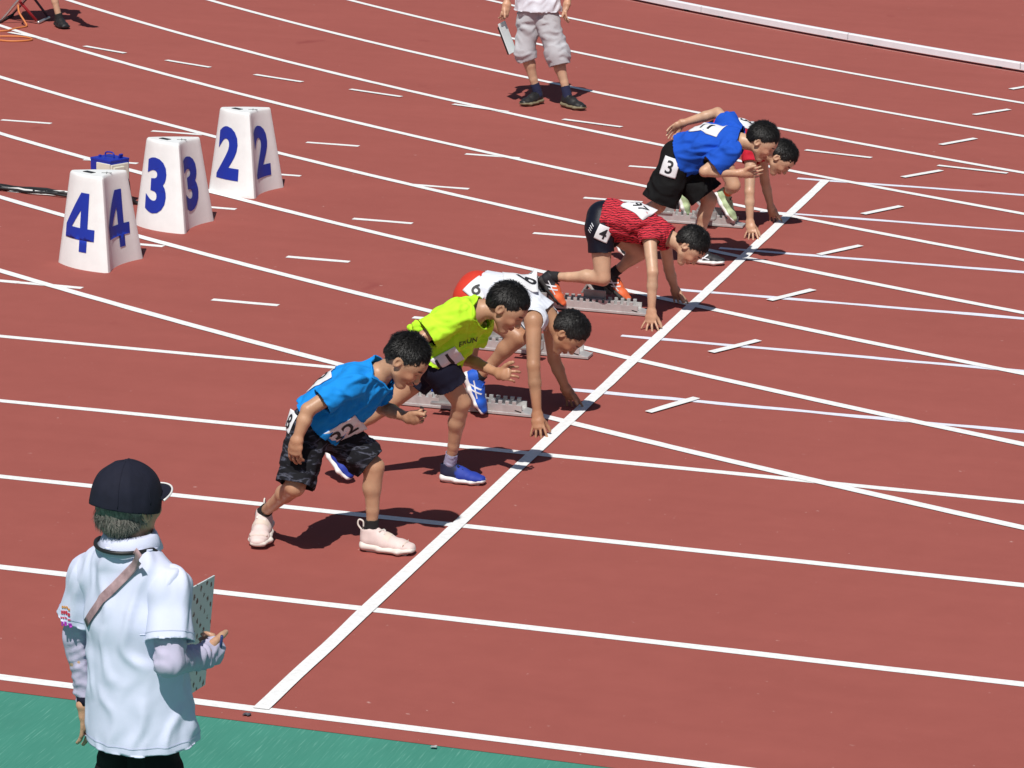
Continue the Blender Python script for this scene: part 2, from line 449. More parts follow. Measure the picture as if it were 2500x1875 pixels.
for j in range(10):
    y = LW*j
    if j <= 3: strip('lane_line', line(-30, 8, y), .056, .002, M_LINE); strip('lane_line', line(8, 100, y, 2), .05, .002, M_LINE)
    else:
        strip('lane_line', line(-.2, 8, y, .08), .054, .002, M_LINE2, .0035); strip('lane_line', line(8, 100, y, 2), .048, .002, M_LINE2)
        xc = cross_x(y); k = 1
        while .2-1.2*k > xc and k < 12:
            xc = min(xc, -.2-1.2*k)
            strip('lane_dash', line(-.2-1.2*k, .2-1.2*k, y, .05), .052, .002, M_LINE); k += 1
        strip('lane_line', line(-40, xc-.001, y, .5), .056, .002, M_LINE)
for i in range(1, 10):
    R = BR+LW*i; a = np.radians(np.concatenate([np.linspace(-180, -130, 60), np.linspace(-129.8, -90, 420)]))
    strip('bend_line', np.stack([BC[0]+R*np.cos(a), BC[1]+R*np.sin(a)], 1), .063, .004, M_LINE)
strip('start_line', np.stack([np.zeros(90), np.linspace(0, 9*LW, 90)], 1), .060, .006, M_LINE)
# dashed arc of the curved start
ac = np.array([8.026, 45.415]); ar = 34.39
for k in range(-2, 16):
    a0 = -1.99617+.02985*(k-1); a = np.linspace(a0, a0+.0151, 8)
    if k == 15: continue
    strip('arc_dash', np.stack([ac[0]+ar*np.cos(a), ac[1]+ar*np.sin(a)], 1), .05, .006, M_LINE)
# short marks across the bend lanes
for (x0, y0), (x1, y1) in [((.32, 4.57), (.50, 4.93)), ((.34, 5.89), (.54, 6.25)), ((.38, 7.22), (.58, 7.59)), ((.41, 8.55), (.62, 8.92)), ((.44, 9.90), (.65, 10.26)), ((.47, 11.28), (.70, 11.64)), ((.52, 12.65), (.74, 13.02)), ((.56, 14.06), (.80, 14.42)), ((.66, 15.42), (.88, 15.80))]:
    t = np.linspace(0, 1, 8)[:, None]; strip('cross_mark', np.array([x0+.012, y0])*(1-t)+np.array([x1-.004, y1])*t, .05, .008, M_LINE)

# raised white kerb along the infield
kerb = thing('track_kerb', 'raised white metal kerb curving along the infield edge at the top', 'kerb')
M_KERB = mat('kerb_white', (.86, .88, .92), rough=.4, noise=.05, nscale=8); M_DARK = mat('dark_rubber', (.02, .018, .018), rough=.8)
M_SEAM = mat('seam_paint', (.62, .33, .30), rough=.8)
dth = 2.0/BR
for s in range(-8, 34):
    a = -math.pi/2-s*dth-np.linspace(.0025/BR, dth-.0025/BR, 9)
    prof = [(-.077, .022), (-.027, .022), (-.026, .072), (-.029, .078), (-.035, .081), (-.069, .081), (-.075, .078), (-.078, .072)]
    V = []; F = []; n = len(prof)
    for t in a:
        for dr, z in prof: V.append((BC[0]+(BR+dr)*math.cos(t), BC[1]+(BR+dr)*math.sin(t), z))
    for i in range(len(a)-1):
        for j in range(n): F.append((i*n+j, i*n+(j+1) % n, (i+1)*n+(j+1) % n, (i+1)*n+j))
    me = pymesh('rail_section', V, F+[tuple(range(n)), tuple(range((len(a)-1)*n, len(a)*n))][0:0], False)
    link('rail_section', me, M_KERB, kerb)
    for t in (a[1], a[-2]):
        bm = bmesh.new(); bm_box(bm, (BC[0]+(BR-.055)*math.cos(t), BC[1]+(BR-.055)*math.sin(t), .012), (.03, .05, .024), Matrix.Rotation(t, 3, 'Z'))
        bm_obj('kerb_foot', bm, M_DARK, kerb)
a = np.linspace(-math.pi/2-1.85, -math.pi/2+.4, 400)
strip('kerb_seam', np.stack([BC[0]+(BR+.005)*np.cos(a), BC[1]+(BR+.005)*np.sin(a)], 1), .012, .002, M_SEAM)

# ------------------------------------------------------------------ numbered lane markers
M_CONE = mat('marker_plastic', (.86, .87, .86), rough=.42, noise=.04, nscale=9, spec=.5)
M_BLUE = mat('marker_blue', (.008, .032, .36), rough=.55)
M_BLACK = mat('black_plastic', (.012, .012, .013), rough=.5)
CB = np.array([(0, -.01), (-.43, .19), (.035, .46)]); CT = np.array([(-.075, .080), (-.355, .225), (-.028, .355)]); CH = .552
BULGE = [.055, .03, -.055]                   # outward bow of the sides: left face, back, right face (hollow)
def cone_corner(t): return CB*(1-t)+CT*t
def cone_side(i, s, t):
    """point on side i (0: left face from front corner, 1: back, 2: right face), s along it, t up it"""
    c = cone_corner(t); a, b = c[i], c[(i+1) % 3]; d = b-a; n = np.array([d[1], -d[0]]); n /= np.linalg.norm(n)
    cen = c.mean(0)
    if n@((a+b)/2-cen) < 0: n = -n
    bow = BULGE[i]*(1-.35*t); q = a+d*s+n*bow*4*s*(1-s)
    return q, n
def cone_ring(t, inset=0.0):
    P = []
    for i in range(3):
        for s in np.linspace(0, 1, 15)[:-1]: P.append(cone_side(i, s, t)[0])
    P = np.array(P)
    for _ in range(1):                                 # soften the corners
        P2 = P.copy()
        for i in (0, 14, 28): P2[i] = .35*P[i]+.325*(P[i-1]+P[(i+1) % len(P)])
        P = P2
    if inset:
        T = np.roll(P, -1, 0)-np.roll(P, 1, 0); n = np.stack([T[:, 1], -T[:, 0]], 1); n /= np.linalg.norm(n, axis=1)[:, None]
        sg = np.sign(((P-P.mean(0))*n).sum()); P = P-n*sg*inset
    return P
def cone_mesh():
    V = []; F = []; lv = [(z/CH, 0) for z in (0, .05, .12, .2, .28, .36, .44, .51, .535)]+[((CH-.006)/CH, .002), (1.0, .008)]
    for t, ins in lv:
        for q in cone_ring(t, ins): V.append((*q, t*CH))
    n = 42
    for i in range(len(lv)-1):
        for j in range(n): k = (j+1) % n; F.append((i*n+j, i*n+k, (i+1)*n+k, (i+1)*n+j))
    F.append(tuple(range((len(lv)-1)*n, len(lv)*n))); F.append(tuple(reversed(range(n))))
    bm = bmesh.new(); vs = [bm.verts.new(v) for v in V]
    for f in F: bm.faces.new([vs[i] for i in f])
    bmesh.ops.recalc_face_normals(bm, faces=bm.faces[:])
    me = bpy.data.meshes.new('shell'); bm.to_mesh(me); bm.free()
    me.polygons.foreach_set('use_smooth', np.full(len(me.polygons), True, bool))
    me.set_sharp_from_angle(angle=math.radians(38)); me.materials.append(M_CONE); return me
cone_me = cone_mesh()
def cone_digit(txt, side, parent):
    V2, F = text_2d(txt, 2, .042); V = []
    H = .345; W = H*{'4': .66, '3': .92, '2': .92}[txt]
    for x, y in V2:
        t = (.275+y*H)/CH; t = min(max(t, 0), 1)
        c = cone_corner(t); a, b = c[side], c[(side+1) % 3]; ln = np.linalg.norm(b-a)
        s = .5-x*W/ln if side != 2 else .5-x*W*.95/ln
        s = min(max(s, .0), 1.0)
        q, n = cone_side(side, s, t); V.append((*(q+n*.003), t*CH+.0008))
    return link('digit', pymesh('digit', V, F, True), M_BLUE, parent)
cone_txt = {'4': 'white triangular lane marker with a blue 4, nearest of three', '3': 'white triangular lane marker with a blue 3, between the 2 and the 4', '2': 'white triangular lane marker with a blue 2, farthest of three'}
for txt, (cx, cy) in (('4', (-3.405, 6.52)), ('3', (-3.405, 7.71)), ('2', (-3.40, 8.91))):
    r = thing('lane_marker', cone_txt[txt], 'lane marker', (cx, cy, 0), 'numbered lane markers'); r.rotation_euler.z = {'4': 0, '3': .03, '2': -.02}[txt]
    link('shell', cone_me, None, r)
    cone_digit(txt, 0, r); cone_digit(txt, 2, r); cone_digit(txt, 1, r)
    bm = bmesh.new(); bm_box(bm, (-.215, .20, CH+.001), (.075, .035, .004), Matrix.Rotation(math.radians(-25), 3, 'Z')); bm_obj('handle_slot', bm, M_BLACK, r)
    bm = bmesh.new(); R = Matrix.Rotation(math.radians(20), 3, 'Z')
    bm_box(bm, (-.11, .215, CH+.001), (.06, .005, .003), R); bm_box(bm, (-.11, .215, CH+.0015), (.005, .05, .003), R); bm_obj('moulded_cross', bm, mat('grey_mark', (.15, .15, .15)), r)

# ------------------------------------------------------------------ starting blocks
M_ALU = mat('cast_aluminium', (.56, .55, .54), rough=.5, metal=.45, noise=.12, nscale=25)
M_ALU2 = mat('worn_aluminium', (.36, .345, .335), rough=.5, metal=.5, noise=.18, nscale=18)
M_PAD = mat('pad_rubber', (.05, .05, .055), rough=.8, noise=.3, nscale=30)
def pad_meshes(tilt):
    """foot pad: sloping plate with a rubber face on a cast bracket"""
    bm = bmesh.new(); R = Matrix.Rotation(-tilt, 3, 'Y')
    bm_box(bm, Vector((0, 0, .02))+R @ Vector((0, 0, .075)), (.016, .125, .15), R, .004)
    plate = bm
    bm2 = bmesh.new(); bm_box(bm2, Vector((0, 0, .02))+R @ Vector((.0115, 0, .078)), (.007, .112, .132), R, .002)
    for i in range(6): bm_box(bm2, Vector((0, 0, .02))+R @ Vector((.0165, 0, .025+i*.021)), (.004, .112, .008), R)
    bm3 = bmesh.new(); bm_box(bm3, (-.02, .07, .035), (.13, .012, .05), None, .003); bm_box(bm3, (-.02, -.07, .035), (.13, .012, .05), None, .003)
    bm_box(bm3, (-.04, .085, .012), (.16, .03, .012), None, .002); bm_box(bm3, (-.04, -.085, .012), (.16, .03, .012), None, .002)
    bm_box(bm3, (-.075, 0, .075), (.012, .12, .10), Matrix.Rotation(.55, 3, 'Y'), .003)
    return plate, bm2, bm3
def starting_block(label, x1, y, front, rear, tilt_f=.75, tilt_r=.55, rail_len=.72):
    r = thing('starting_block', label, 'starting block', (x1, y, 0), 'starting blocks')
    bm = bmesh.new()
    bm_box(bm, (-rail_len/2, 0, .012), (rail_len, .105, .014), None, .002)
    for s in (-1, 1): bm_box(bm, (-rail_len/2-.02, s*.044, .038), (rail_len-.06, .012, .042), None, .002)
    bm_box(bm, (-.045, 0, .022), (.085, .10, .008), Matrix.Rotation(.22, 3, 'Y'), .001)
    bm_obj('rail', bm, M_ALU, r)
    bm = bmesh.new(); n = 17
    for s in (-1, 1):
        for i in range(n): bm_box(bm, (-.09-i*(rail_len-.14)/(n-1), s*.044, .067), (.02, .013, .018), None, .002)
    bm_obj('rail_teeth', bm, M_ALU, r)['kind'] = 'stuff'
    bm = bmesh.new()
    for i in range(6): bm_box(bm, (-.07-i*.12, (-1)**i*.03, .004), (.012, .012, .008))
    bm_obj('spikes', bm, M_DARK, r)['kind'] = 'stuff'
    for dx, dy, tl in (front+(tilt_f,), rear+(tilt_r,)):
        a, b, c = pad_meshes(tl); loc = Vector((dx, dy, .055))
        p = bm_obj('foot_pad', a, M_ALU, r); p.location = loc
        bm_obj('pad_face', b, M_PAD, p); bm_obj('pad_bracket', c, M_ALU2, p)
    return r
starting_block('worn metal starting block under the athlete in red shorts and white singlet', -.19, 4.325, (-.36, -.09), (-.66, .09))
starting_block('empty starting block with nobody on it, behind the white singlet athlete', -.23, 5.56, (-.26, -.09), (-.54, .09))
starting_block('metal starting block used by the athlete in the red striped shirt', -.18, 6.635, (-.30, .09), (-.60, -.08))
starting_block('farthest starting block, pressed by pale green shoes', -.19, 9.215, (-.20, -.06), (-.50, .04))

# ------------------------------------------------------------------ signal box behind the markers, its cable
bx = thing('signal_box', 'blue and cream equipment box with wire handle behind lane marker 4', 'equipment box', (-4.225, 8.42, 0)); bx.rotation_euler.z = -.42
M_BOXB = mat('box_blue', (.012, .03, .36), rough=.45, noise=.1, nscale=12); M_CREAM = mat('box_cream', (.74, .72, .60), rough=.5)
bm = bmesh.new(); bm_box(bm, (0, 0, .145), (.19, .165, .29), None, .006); bm_obj('case', bm, M_BOXB, bx)
bm = bmesh.new(); bm_box(bm, (0, 0, .296), (.192, .168, .016), None, .004); bm_obj('lid', bm, M_BOXB, bx)
bm = bmesh.new(); bm_box(bm, (.032, -.085, .20), (.126, .012, .16), None, .004); bm_obj('front_panel', bm, M_CREAM, bx)
bm = bmesh.new(); bm_box(bm, (.098, -.005, .20), (.014, .15, .15), None, .005); bm_box(bm, (.108, -.02, .235), (.012, .09, .045), None, .004); bm_obj('side_panel', bm, M_CREAM, bx)
V, F = tube_np(spline([(-.04, 0, .30), (-.04, 0, .328), (-.01, 0, .338), (.035, 0, .334), (.04, 0, .30)], 5), .005); link('handle', pymesh('handle', V, F), M_BOXB, bx)
bm = bmesh.new(); bm_box(bm, (.07, .03, .315), (.012, .03, .035), Matrix.Rotation(.3, 3, 'Y'), .003); bm_box(bm, (-.06, -.03, .308), (.016, .016, .02), None, .004); bm_obj('latch', bm, M_BOXB, bx)['kind'] = 'stuff'
V, F = tube_np(spline([(.10, .03, .20), (.125, .04, .15), (.13, .05, .06), (.15, .09, .012), (.21, .14, .012)], 6), .013); link('power_lead', pymesh('power_lead', V, F), M_BLACK, bx)
rg = np.random.RandomState(3)
cab = thing('cable_bundle', 'black and white cables lying on the track left of the signal box', 'cable')
for k in range(5):
    xs = np.linspace(-6.2, -4.3, 34); ys = 8.50+.045*np.sin(xs*3+k*1.7)+.02*rg.normal(size=34)*.5+.012*k+(xs+4.3)*-.07
    zs = .012+.010*np.abs(np.sin(xs*9+k*2))
    V, F = tube_np(np.stack([xs, ys, zs], 1), .009, 6); link('cable_strand', pymesh('cable_strand', V, F), M_BLACK if k != 1 else mat('white_cable', (.7, .7, .68)), cab)

# ------------------------------------------------------------------ folding stool, orange cord (top left)
st = thing('folding_stool', 'folding stool with silver and red crossed tube legs in the top left corner', 'stool', (-8.17, 15.7, 0))
M_STEEL = mat('silver_tube', (.62, .61, .60), rough=.3, metal=.8); M_REDT = mat('red_tube', (.42, .03, .04), rough=.45); M_DKT = mat('dark_tube', (.06, .05, .07), rough=.4)
o0 = np.array([-8.17, 15.7, 0])
def tb(name, a, b, r, m):
    V, F = tube_np(np.array([np.array(a)-o0, (np.array(a)+np.array(b))/2-o0, np.array(b)-o0]), r); link(name, pymesh(name, V, F), m, st)
tb('leg', (-8.33, 15.49, .012), (-7.98, 15.52, .42), .012, M_STEEL); tb('leg', (-8.42, 15.92, .012), (-8.02, 15.88, .42), .012, M_STEEL)
tb('leg', (-8.02, 15.58, .03), (-8.36, 15.50, .42), .013, M_REDT); tb('leg', (-8.045, 15.87, .03), (-8.38, 15.88, .42), .012, M_DKT)
tb('foot_bar', (-8.00, 15.57, .014), (-8.04, 15.89, .014), .014, M_STEEL); tb('foot_bar', (-8.33, 15.47, .012), (-8.42, 15.94, .012), .013, M_DARK)
bm = bmesh.new(); bm_box(bm, (0, 0, .43), (.44, .44, .016), None, .004); bm_obj('seat', bm, M_REDT, st)
cord = np.array([(-8.16, 15.50, .17), (-8.12, 15.44, .11), (-8.05, 15.40, .04), (-8.02, 15.36, .008), (-8.05, 15.22, .007), (-8.09, 15.02, .007), (-8.35, 14.98, .007), (-8.5, 14.8, .008), (-8.2, 14.66, .008), (-7.80, 14.78, .008), (-7.64, 14.64, .008), (-7.80, 14.5, .008), (-8.15, 14.62, .010), (-8.4, 14.75, .012), (-8.25, 14.86, .012), (-8.13, 14.83, .012), (-8.3, 14.72, .014)])
V, F = tube_np(spline(cord, 7), .009, 6)
tag(link('orange_cord', pymesh('orange_cord', V, F), mat('orange_cord', (.62, .20, .06), rough=.6)), 'thin orange cord looped on the track beside the folding stool', 'cord')
# scraps blown onto the edge of the lanes
def scrap(label, x, y, s, c, seed):
    rg = np.random.RandomState(seed); n = 5; g = np.linspace(-1, 1, n); V = [(x+s*a*(1+.3*rg.rand()), y+s*.7*b*(1+.3*rg.rand()), .004+s*.5*rg.rand()) for a in g for b in g]
    F = [(i*n+j, i*n+j+1, (i+1)*n+j+1, (i+1)*n+j) for i in range(n-1) for j in range(n-1)]
    o = link('litter_scrap', pymesh('litter_scrap', V, F, False), mat('scrap', c)); solidify(o, .002); tag(o, label, 'scrap')
scrap('small dark crumpled scrap on the red strip by the green edge', -.025, -.075, .012, (.07, .07, .09), 1)
scrap('small pale crumpled scrap beside the outer lane line on green', .72, -.16, .010, (.35, .37, .37), 2)

# ------------------------------------------------------------------ people: shared builders
def rot_about(v, axis, a):
    v = np.asarray(v, float); axis = unit(axis)
    return v*math.cos(a)+np.cross(axis, v)*math.sin(a)+axis*(axis@v)*(1-math.cos(a))

def add_hand(f, wr, kn, side, fd, curl=.35, spread=.12, thumb=(0, 0, 1), s=1.0, tcurl=.3, wr_r=.020):
    """palm, four jointed fingers and a thumb; side runs from index to little finger"""
    wr, kn, fd = np.asarray(wr, float), np.asarray(kn, float), unit(fd); side = np.asarray(side, float); side = unit(side-fd*(side@fd))
    nrm = np.cross(side, fd)
    pm = (wr*.5+kn*.5)
    f.cap(wr, pm, wr_r*s, .017*s, k=.012, side=side, ws=1.35)
    f.cap(pm, kn, .0135*s, .011*s, k=.010, side=side, ws=2.25)
    L = [(.025, .019, .015), (.028, .021, .016), (.026, .020, .015), (.020, .015, .013)]
    for i in range(4):
        b = kn+side*(i-1.5)*.0160*s-fd*(.004*abs(i-1.3))*s
        d = rot_about(fd, nrm, -spread*(i-1.5)); p = b-d*.008*s
        r = (.0064, .0066, .0063, .0056)[i]*s
        c = curl if np.isscalar(curl) else curl[i]
        for k in range(3):
            d = rot_about(d, side, c*(.55, 1.0, .9)[k]); q = p+d*L[i][k]*s*(1.25 if k == 0 else 1)
            f.cap(p, q, r*(1-.06*k), r*(1-.06*(k+1)), k=.0015); p = q
    t0 = wr*.72+kn*.28-side*.014*s; td = unit(thumb); t1 = t0+td*.030*s
    f.cap(t0, t1, .0125*s, .0098*s, k=.008)
    ax = np.cross(td, fd); ax = unit(ax) if np.linalg.norm(ax) > 1e-3 else side
    t2 = t1+rot_about(td, ax, tcurl)*.026*s; f.cap(t1, t2, .0092*s, .0088*s, k=.003)
    f.cap(t2, t2+rot_about(td, ax, tcurl*1.6)*.017*s, .0088*s, .0072*s, k=.003)

def head_frame(c, fwd, up, hs):
    X = unit(fwd); Z = np.asarray(up, float); Z = unit(Z-X*(Z@X)); Y = np.cross(Z, X)
    A = np.array([X, Y, Z]); c = np.asarray(c, float)
    return (lambda p: c+hs*(np.asarray(p, float)@A)), A

def add_head(f, W, A, hs):
    E = lambda p, r, k=.012, sub=False: f.ell(W(p), A, np.array(r)*hs, k*hs, sub)
    C = lambda a, b, r1, r2, k=.012: f.cap(W(a), W(b), r1*hs, r2*hs, k*hs)
    E((-.012, 0, .028), (.096, .076, .086)); E((.030, 0, .018), (.066, .066, .075), .02)
    E((.032, 0, -.030), (.058, .058, .062), .02)
    C((.020, .036, -.052), (.062, .012, -.088), .026, .022); C((.020, -.036, -.052), (.062, -.012, -.088), .026, .022)
    E((.072, 0, -.090), (.020, .022, .018), .015)
    E((.068, .034, -.018), (.024, .022, .022), .016); E((.068, -.034, -.018), (.024, .022, .022), .016)
    E((.092, .031, .010), (.014, .018, .011), .008, True); E((.092, -.031, .010), (.014, .018, .011), .008, True)
    E((.074, .030, .009), (.0145, .0145, .0125), .003); E((.074, -.030, .009), (.0145, .0145, .0125), .003)
    C((.090, 0, .012), (.107, 0, -.022), .0075, .0115, .008)
    E((.100, .011, -.026), (.010, .008, .007), .005); E((.100, -.011, -.026), (.010, .008, .007), .005)
    E((.090, 0, -.049), (.013, .020, .006), .006); E((.088, 0, -.060), (.013, .018, .006), .006)
    for s in (-1, 1):
        E((-.010, s*.076, -.004), (.020, .009, .030), .006); E((-.006, s*.082, -.002), (.010, .006, .018), .004, True)

def head_tint(V, W, A, hs, T):
    c = W((0, 0, 0)); Lc = (V-c)@A.T/hs
    def blob(p, r, colr, soft=.35):
        for s in (-1, 1):
            q = np.array([p[0], s*p[1], p[2]]); d = np.sqrt((((Lc-q)/np.array(r))**2).sum(1))
            w = np.clip((1+soft-d)/soft, 0, 1)[:, None]; T[:] = T*(1-w)+np.array(colr)*w
    blob((.088, 0, -.054), (.016, .021, .0085), (.80, .52, .52))
    blob((.090, .030, .033), (.014, .019, .0045), (.10, .085, .08))
    blob((.087, .030, .009), (.006, .013, .0036), (.07, .06, .06))
    blob((-.004, .085, -.002), (.010, .006, .016), (.80, .60, .56)); blob((.060, .045, -.020), (.03, .025, .025), (1.0, .86, .84), .8)

def hair_mesh(W, A, hs, thick=.013, seed=0, line=None, h=.0045, strands=700, ln=.016, spike=.5, zmax=9.0):
    f = Field(h*hs)
    f.ell(W((-.013, 0, .030)), A, np.array((.097+thick, .077+thick, .088+thick*1.25))*hs, .01)
    f.ell(W((-.050, 0, -.022)), A, np.array((.052+thick*.6, .060+thick*.5, .060))*hs, .02)
    V, F = f.mesh(); c = W((0, 0, 0)); N = vnormals(V, F)
    V = V+N*(wrinkles(V, seed, .0035*hs, A[2]*.5-A[0], .016, .004, 1.0))[:, None]
    Lc = (V-c)@A.T/hs
    line = line or [(-.12, -.062), (-.055, -.052), (-.030, -.018), (-.012, .020), (.018, .018), (.034, .034), (.055, .060), (.12, .064)]
    zc = np.interp(Lc[:, 0], [q[0] for q in line], [q[1] for q in line])+.006*np.sin(Lc[:, 1]*210+seed)+.004*np.sin(Lc[:, 0]*330+Lc[:, 1]*90)
    fade = np.clip((Lc[:, 2]-zc)/.055, 0, 1); fade = fade*fade*(3-2*fade); V = V-N*((1-fade)*(thick-.002)*hs)[:, None]
    dead = ((zc-Lc[:, 2])[F] > 0).all(1); F = F[~dead]
    m = (zc-Lc[:, 2]) > 0; V[m] += np.outer(np.minimum((zc-Lc[:, 2])[m], .02)*hs, A[2])
    used = np.unique(F); mp = np.full(len(V), -1, np.int64); mp[used] = np.arange(len(used)); V = V[used]; F = mp[F]; N = N[used]
    inner = V-N*.008*hs                                   # give the mop its thickness
    n = len(V); V2 = np.vstack([V, inner]); F2 = np.vstack([F, F[:, ::-1]+n])
    rng = np.random.RandomState(seed); idx = rng.randint(0, n, strands); P = V[idx]; Nn = N[idx]; Lr = (P-c)@A.T/hs
    zr = np.interp(Lr[:, 0], [q[0] for q in line], [q[1] for q in line]); ab = np.clip((Lr[:, 2]-zr)/.085, 0, 1)**1.3
    keep = Lr[:, 2]*hs < zmax; P, Nn, Lr, ab = P[keep], Nn[keep], Lr[keep], ab[keep]; m = len(P)
    if m:
        fl = Lr-np.array([-.045, 0, .125]); fl[:, 0] += np.where(Lr[:, 0] > .0, .05, 0); fl = (fl/(np.linalg.norm(fl, axis=1)[:, None]+1e-9))@A
        fl = fl-Nn*(fl*Nn).sum(1)[:, None]; fl = fl/(np.linalg.norm(fl, axis=1)[:, None]+1e-6)+rng.normal(size=(m, 3))*.38
        fl = fl-Nn*(fl*Nn).sum(1)[:, None]; fl /= np.linalg.norm(fl, axis=1)[:, None]+1e-6
        l = (ln*hs*rng.uniform(.5, 1.4, m)*(.22+.78*ab))[:, None]; cl = .5+.5*np.sin(Lr@np.array([310., 240., 190.])+2*np.sin(Lr@np.array([120., -260., 150.]))); lift = (spike*(.35+1.5*cl)*rng.uniform(.6, 1.4, m)*(.3+.7*ab))[:, None]
        w = np.cross(fl, Nn)*(.0012*hs*rng.uniform(.6, 1.5, m))[:, None]; p0 = P-Nn*.002
        p1 = P+fl*l*.45+Nn*l*lift*.55; p2 = P+fl*l*.95+Nn*l*lift*.62+A[2]*(-.10*l)
        sv = np.stack([p0-w, p0+w, p1+w*.8, p1-w*.8, p2], 1).reshape(-1, 3); b = 2*n; k = b+5*np.arange(m)
        sf = np.stack([k, k+1, k+2, k+3], 1).tolist()+np.stack([k+3, k+2, k+4, k+4], 1).tolist()
        V2 = np.vstack([V2, sv])
    else: sf = []
    return V2, [tuple(x) for x in F2]+[tuple(x) for x in sf]

def wavy(V, F, N): return V

# shoe, built once in its own frame: x to the toe, z up, heel at the origin, 0.235 long
def shoe_parts():
    f = Field(.0045); Yx = (0, 1, 0)
    f.cap((.034, 0, .042), (.10, 0, .040), .030, .030, k=.02); f.cap((.10, 0, .036), (.160, 0, .030), .029, .024, k=.02, side=Yx, ws=1.30)
    f.cap((.160, 0, .029), (.200, 0, .027), .023, .018, k=.02, side=Yx, ws=1.65)
    f.cap((.038, 0, .050), (.036, 0, .078), .030, .030, k=.02); f.cap((.058, 0, .070), (.118, 0, .048), .024, .020, k=.02); f.cap((.014, 0, .06), (.008, 0, .100), .009, .006, k=.012)
    up = garment(f, [((0, 0, .083), (-.22, 0, 1), (.03, 0, .10), .06), ((0, 0, .012), (0, 0, -1), (.1, 0, 0), .3)])
    f = Field(.0045)
    f.cap((.022, 0, .024), (.085, 0, .020), .0230, .0190, k=.012, side=Yx, ws=1.75); f.cap((.085, 0, .018), (.160, .004, .0175), .0175, .0170, k=.012, side=Yx, ws=2.55)
    f.cap((.160, .004, .0175), (.206, .002, .022), .0165, .0125, k=.012, side=Yx, ws=2.65)
    so = f.mesh()
    f = Field(.0045); f.cap((.03, 0, .003), (.19, .003, .003), .0035, .0035, k=.004, side=Yx, ws=8.5); ou = f.mesh()
    lace = bmesh.new()
    for i in range(5):
        t = i/4; x = .086+.046*t; z = .088-.026*t
        bm_box(lace, (x, 0, z-.004), (.006, .040, .006), Matrix.Rotation(.45, 3, 'Y') @ Matrix.Rotation((-1)**i*.25, 3, 'Z'), .002)
    ml = bpy.data.meshes.new('laces'); lace.to_mesh(ml); lace.free()
    me_u = mesh_np('shoe', *up); me_s = mesh_np('sole', *so); me_o = mesh_np('outsole', *ou)
    bvh = BVHTree.FromPolygons([Vector(v) for v in up[0]], [tuple(q) for q in up[1]])
    V = []; F = []                                         # side stripes draped on both flanks
    for sgn in (-1, 1):
        for a, b, w in (((.055, .030), (.105, .070), .007), ((.080, .027), (.125, .062), .007), ((.050, .058), (.135, .036), .006)):
            a, b = np.array(a), np.array(b); d = (b-a)/np.linalg.norm(b-a); nn = np.array([-d[1], d[0]])*w/2
            P2 = []
            for t in np.linspace(0, 1, 12): P2 += [a+(b-a)*t+nn, a+(b-a)*t-nn]
            k = len(V); V += drape(bvh, [(q[0], q[1]) for q in P2], (0, 0, 0), (1, 0, 0), (0, 0, 1), (0, sgn, 0), .0015, .08)
            F += [(k+2*i, k+2*i+1, k+2*i+3, k+2*i+2) for i in range(11)]
    me_st = pymesh('side_stripe', V, F)
    blank = bpy.data.materials.new('shoe_default')
    for me in (me_u, me_s, me_o, ml, me_st): me.materials.append(blank)
    return me_u, me_s, me_o, ml, me_st
SHOE = shoe_parts()
def ortho(f, u):
    f = unit(f); u = np.asarray(u, float); u = unit(u-f*(u@f)); return f, np.cross(u, f), u
def place_shoe(root, spec, mats, mirror):
    """spec: (toe or heel point, forward, up, scale); returns the ankle point"""
    kind, pt, fw, up, sc = spec; f, l, u = ortho(fw, up); pt = np.asarray(pt, float)
    org = pt if kind == 'heel' else pt-f*.218*sc
    M = Matrix(((f[0], l[0], u[0], org[0]), (f[1], l[1], u[1], org[1]), (f[2], l[2], u[2], org[2]), (0, 0, 0, 1))) @ Matrix.Diagonal((sc, sc*(-1 if mirror else 1), sc, 1))
    o = link('shoe', SHOE[0], mats[0], root); o.matrix_local = Matrix.Translation(-root.location) @ M
    link('sole', SHOE[1], mats[1], o); link('outsole', SHOE[2], mats[2], o); link('laces', SHOE[3], mats[3], o)['kind'] = 'stuff'
    if len(mats) > 4 and mats[4]: link('side_stripe', SHOE[4], mats[4], o)['kind'] = 'stuff'
    return org+f*.046*sc+u*.080*sc, u, f

